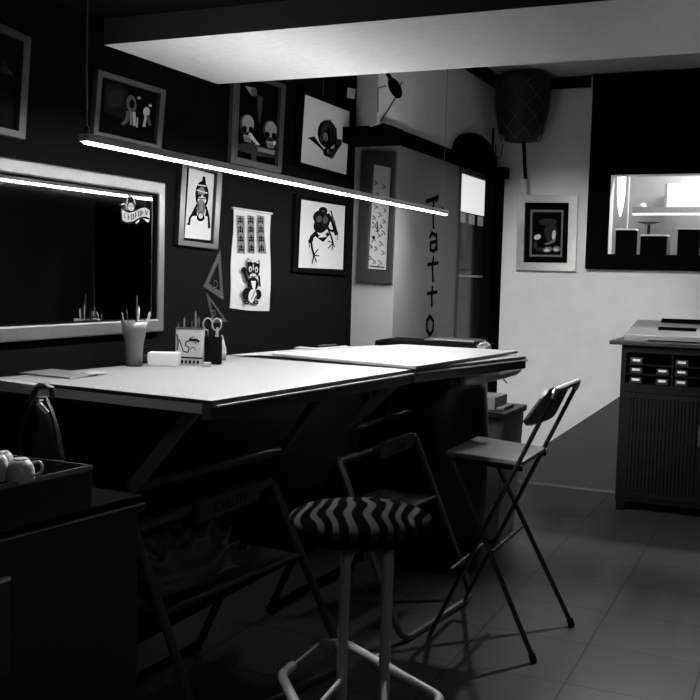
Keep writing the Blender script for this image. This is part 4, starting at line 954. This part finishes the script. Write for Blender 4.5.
def cup(label, px, pyb, rpx, hpx, handle, up=False):
    p = onz(px, pyb, TZ2-.004); s = pix(p); r = rpx*s; h = hpx*s
    t = thing('cup', label, 'cup', p, 'pale cups on the black box')
    MB().lathe(p, [(r*.98, 0), (r, h*.15), (r*.98, h*.5), (r*.86, h*.8), (r*.62, h*.98), (r*.55, h)], 26).build('cup_body', ceramic, t, smooth=True)
    MB().lathe(p+V((0, 0, h)), [(r*.5, 0), (r*.5, .003)], 20).build('foot_ring', ceramic, t)
    if handle:
        q = [(r*.85, h*.86), (r*1.35, h*.95), (r*1.62, h*.72), (r*1.5, h*.40), (r*.95, h*.30)]
        hp = fillet([p+rh*a+V((0, 0, b)) for a, b in q], .01, 4); MB().tube(hp, .0032, n=8).build('handle', ceramic, t, smooth=True)
cup('pale upturned cup with its loop handle to the right', 20.5, 481, 14, 22, True)
cup('pale upturned cup cut by the left edge of the view', -3, 480, 12, 26, False)
cup('pale upturned cup standing behind the other cups', 4, 472, 10, 20, False)
# black bag behind the cups
pc = onz(36, 462, TZ2); s = pix(V((-1.85, 1.93, 1)))
bp = V((-1.83, 1.90, TZ2-.003))
q = ony(40, 440, 1.92); bp = V((q.x, 1.94, KZ+.001)); s = pix(bp)*1.32; bp = bp-rh*.092; bp.y = 2.02; print('bag', bp)
t = thing('shoulder_bag', 'black leather bag with a shiny buckle hanging at the near table corner', 'bag', bp)
sil = [(-24, 0), (-22, 30), (-17, 52), (-11, 66), (-4, 76), (3, 75), (9, 64), (14, 48), (18, 28), (19.5, 0)]
n_ = 10; vs = []; fs = []; 
for j in range(7):
    f_ = -1+2*j/6; w_ = math.sqrt(max(.05, 1-f_*f_*.9))
    for (a, b) in sil: vs.append(bp+rh*((1+(a-1)*w_)*s)+V((0, 0, b*s*(.90+.1*w_)))+fh*(f_*.04))
for j in range(6):
    for i in range(len(sil)): i2 = (i+1) % len(sil); fs.append((j*len(sil)+i, j*len(sil)+i2, (j+1)*len(sil)+i2, (j+1)*len(sil)+i))
fs += [tuple(range(len(sil))), tuple(range(6*len(sil), 7*len(sil)))[::-1]]
MB().add(vs, fs).build('bag_body', mat('leather', .003, .45, spec=.3), t, smooth=True)
MB().tube([bp+rh*(a*s)+V((0, 0, b*s))-fh*.036 for a, b in ((-15, 5), (-13, 45), (-7, 66), (0, 75), (6, 75), (12, 60), (18, 30), (19, 4))], .004, n=6).build('piping', mat('piping', .005, .5), t)
plabel(MB().bar(bp+rh*(1.5*s)+V((0, 0, 72*s))-fh*.047, bp+rh*(9*s)+V((0, 0, 64*s))-fh*.047, .006, .011).build('buckle', mat('buckle_bright', .8, .3), t), 'shiny metal buckle')
MB().tube([bp+rh*(a*s)+V((0, 0, b*s)) for a, b in ((-9, 70), (-4, 82), (3, 84), (8, 82), (9, 74))], .008, n=8).build('handle', mat('leather2', .006, .5), t)

# ================================================================== LIGHTS / WORLD / VIEW
w = bpy.data.worlds.new('world'); bpy.context.scene.world = w; w.use_nodes = True
w.node_tree.nodes['Background'].inputs['Color'].default_value = (1, 1, 1, 1); w.node_tree.nodes['Background'].inputs['Strength'].default_value = .0
# unseen spot added near the hatch to brighten the floor
sp = bpy.data.lights.new('floor_fill_spot', 'SPOT'); sp.energy = 190; sp.spot_size = .74; sp.spot_blend = 1; sp.shadow_soft_size = .05
so = bpy.data.objects.new('floor_fill_light', sp); C.objects.link(so); so.location = (-.75, 6.0, 2.66)
so.rotation_euler = (V((-.52, 3.45, 0))-so.location).to_track_quat('-Z', 'Y').to_euler()
wsd = bpy.data.lights.new('wall_fill_spot', 'SPOT'); wsd.energy = 165; wsd.spot_size = .80; wsd.spot_blend = .8; wsd.shadow_soft_size = .03  # added spot hidden behind the beam, brightens the back wall
wso = bpy.data.objects.new('wall_fill_light', wsd); C.objects.link(wso); wso.location = (-1.25, 3.95, 2.66); wso.rotation_euler = (V((-1.45, YB, .92))-wso.location).to_track_quat('-Z', 'Y').to_euler()
rl_ = bpy.data.lights.new('front_fill', 'AREA'); rl_.shape = 'DISK'; rl_.size = .5; rl_.energy = 3.6  # added soft fill on the camera side, lifts stool and cups
ro = bpy.data.objects.new('front_fill_light', rl_); C.objects.link(ro); ro.location = (.75, .1, 2.1); ro.rotation_euler = (V((-.9, 2.5, .4))-ro.location).to_track_quat('-Z', 'Y').to_euler()
vs_ = bpy.context.scene.view_settings; vs_.view_transform = 'Standard'; vs_.look = 'None'; vs_.gamma = 1; vs_.exposure = 0; vs_.use_curve_mapping = False
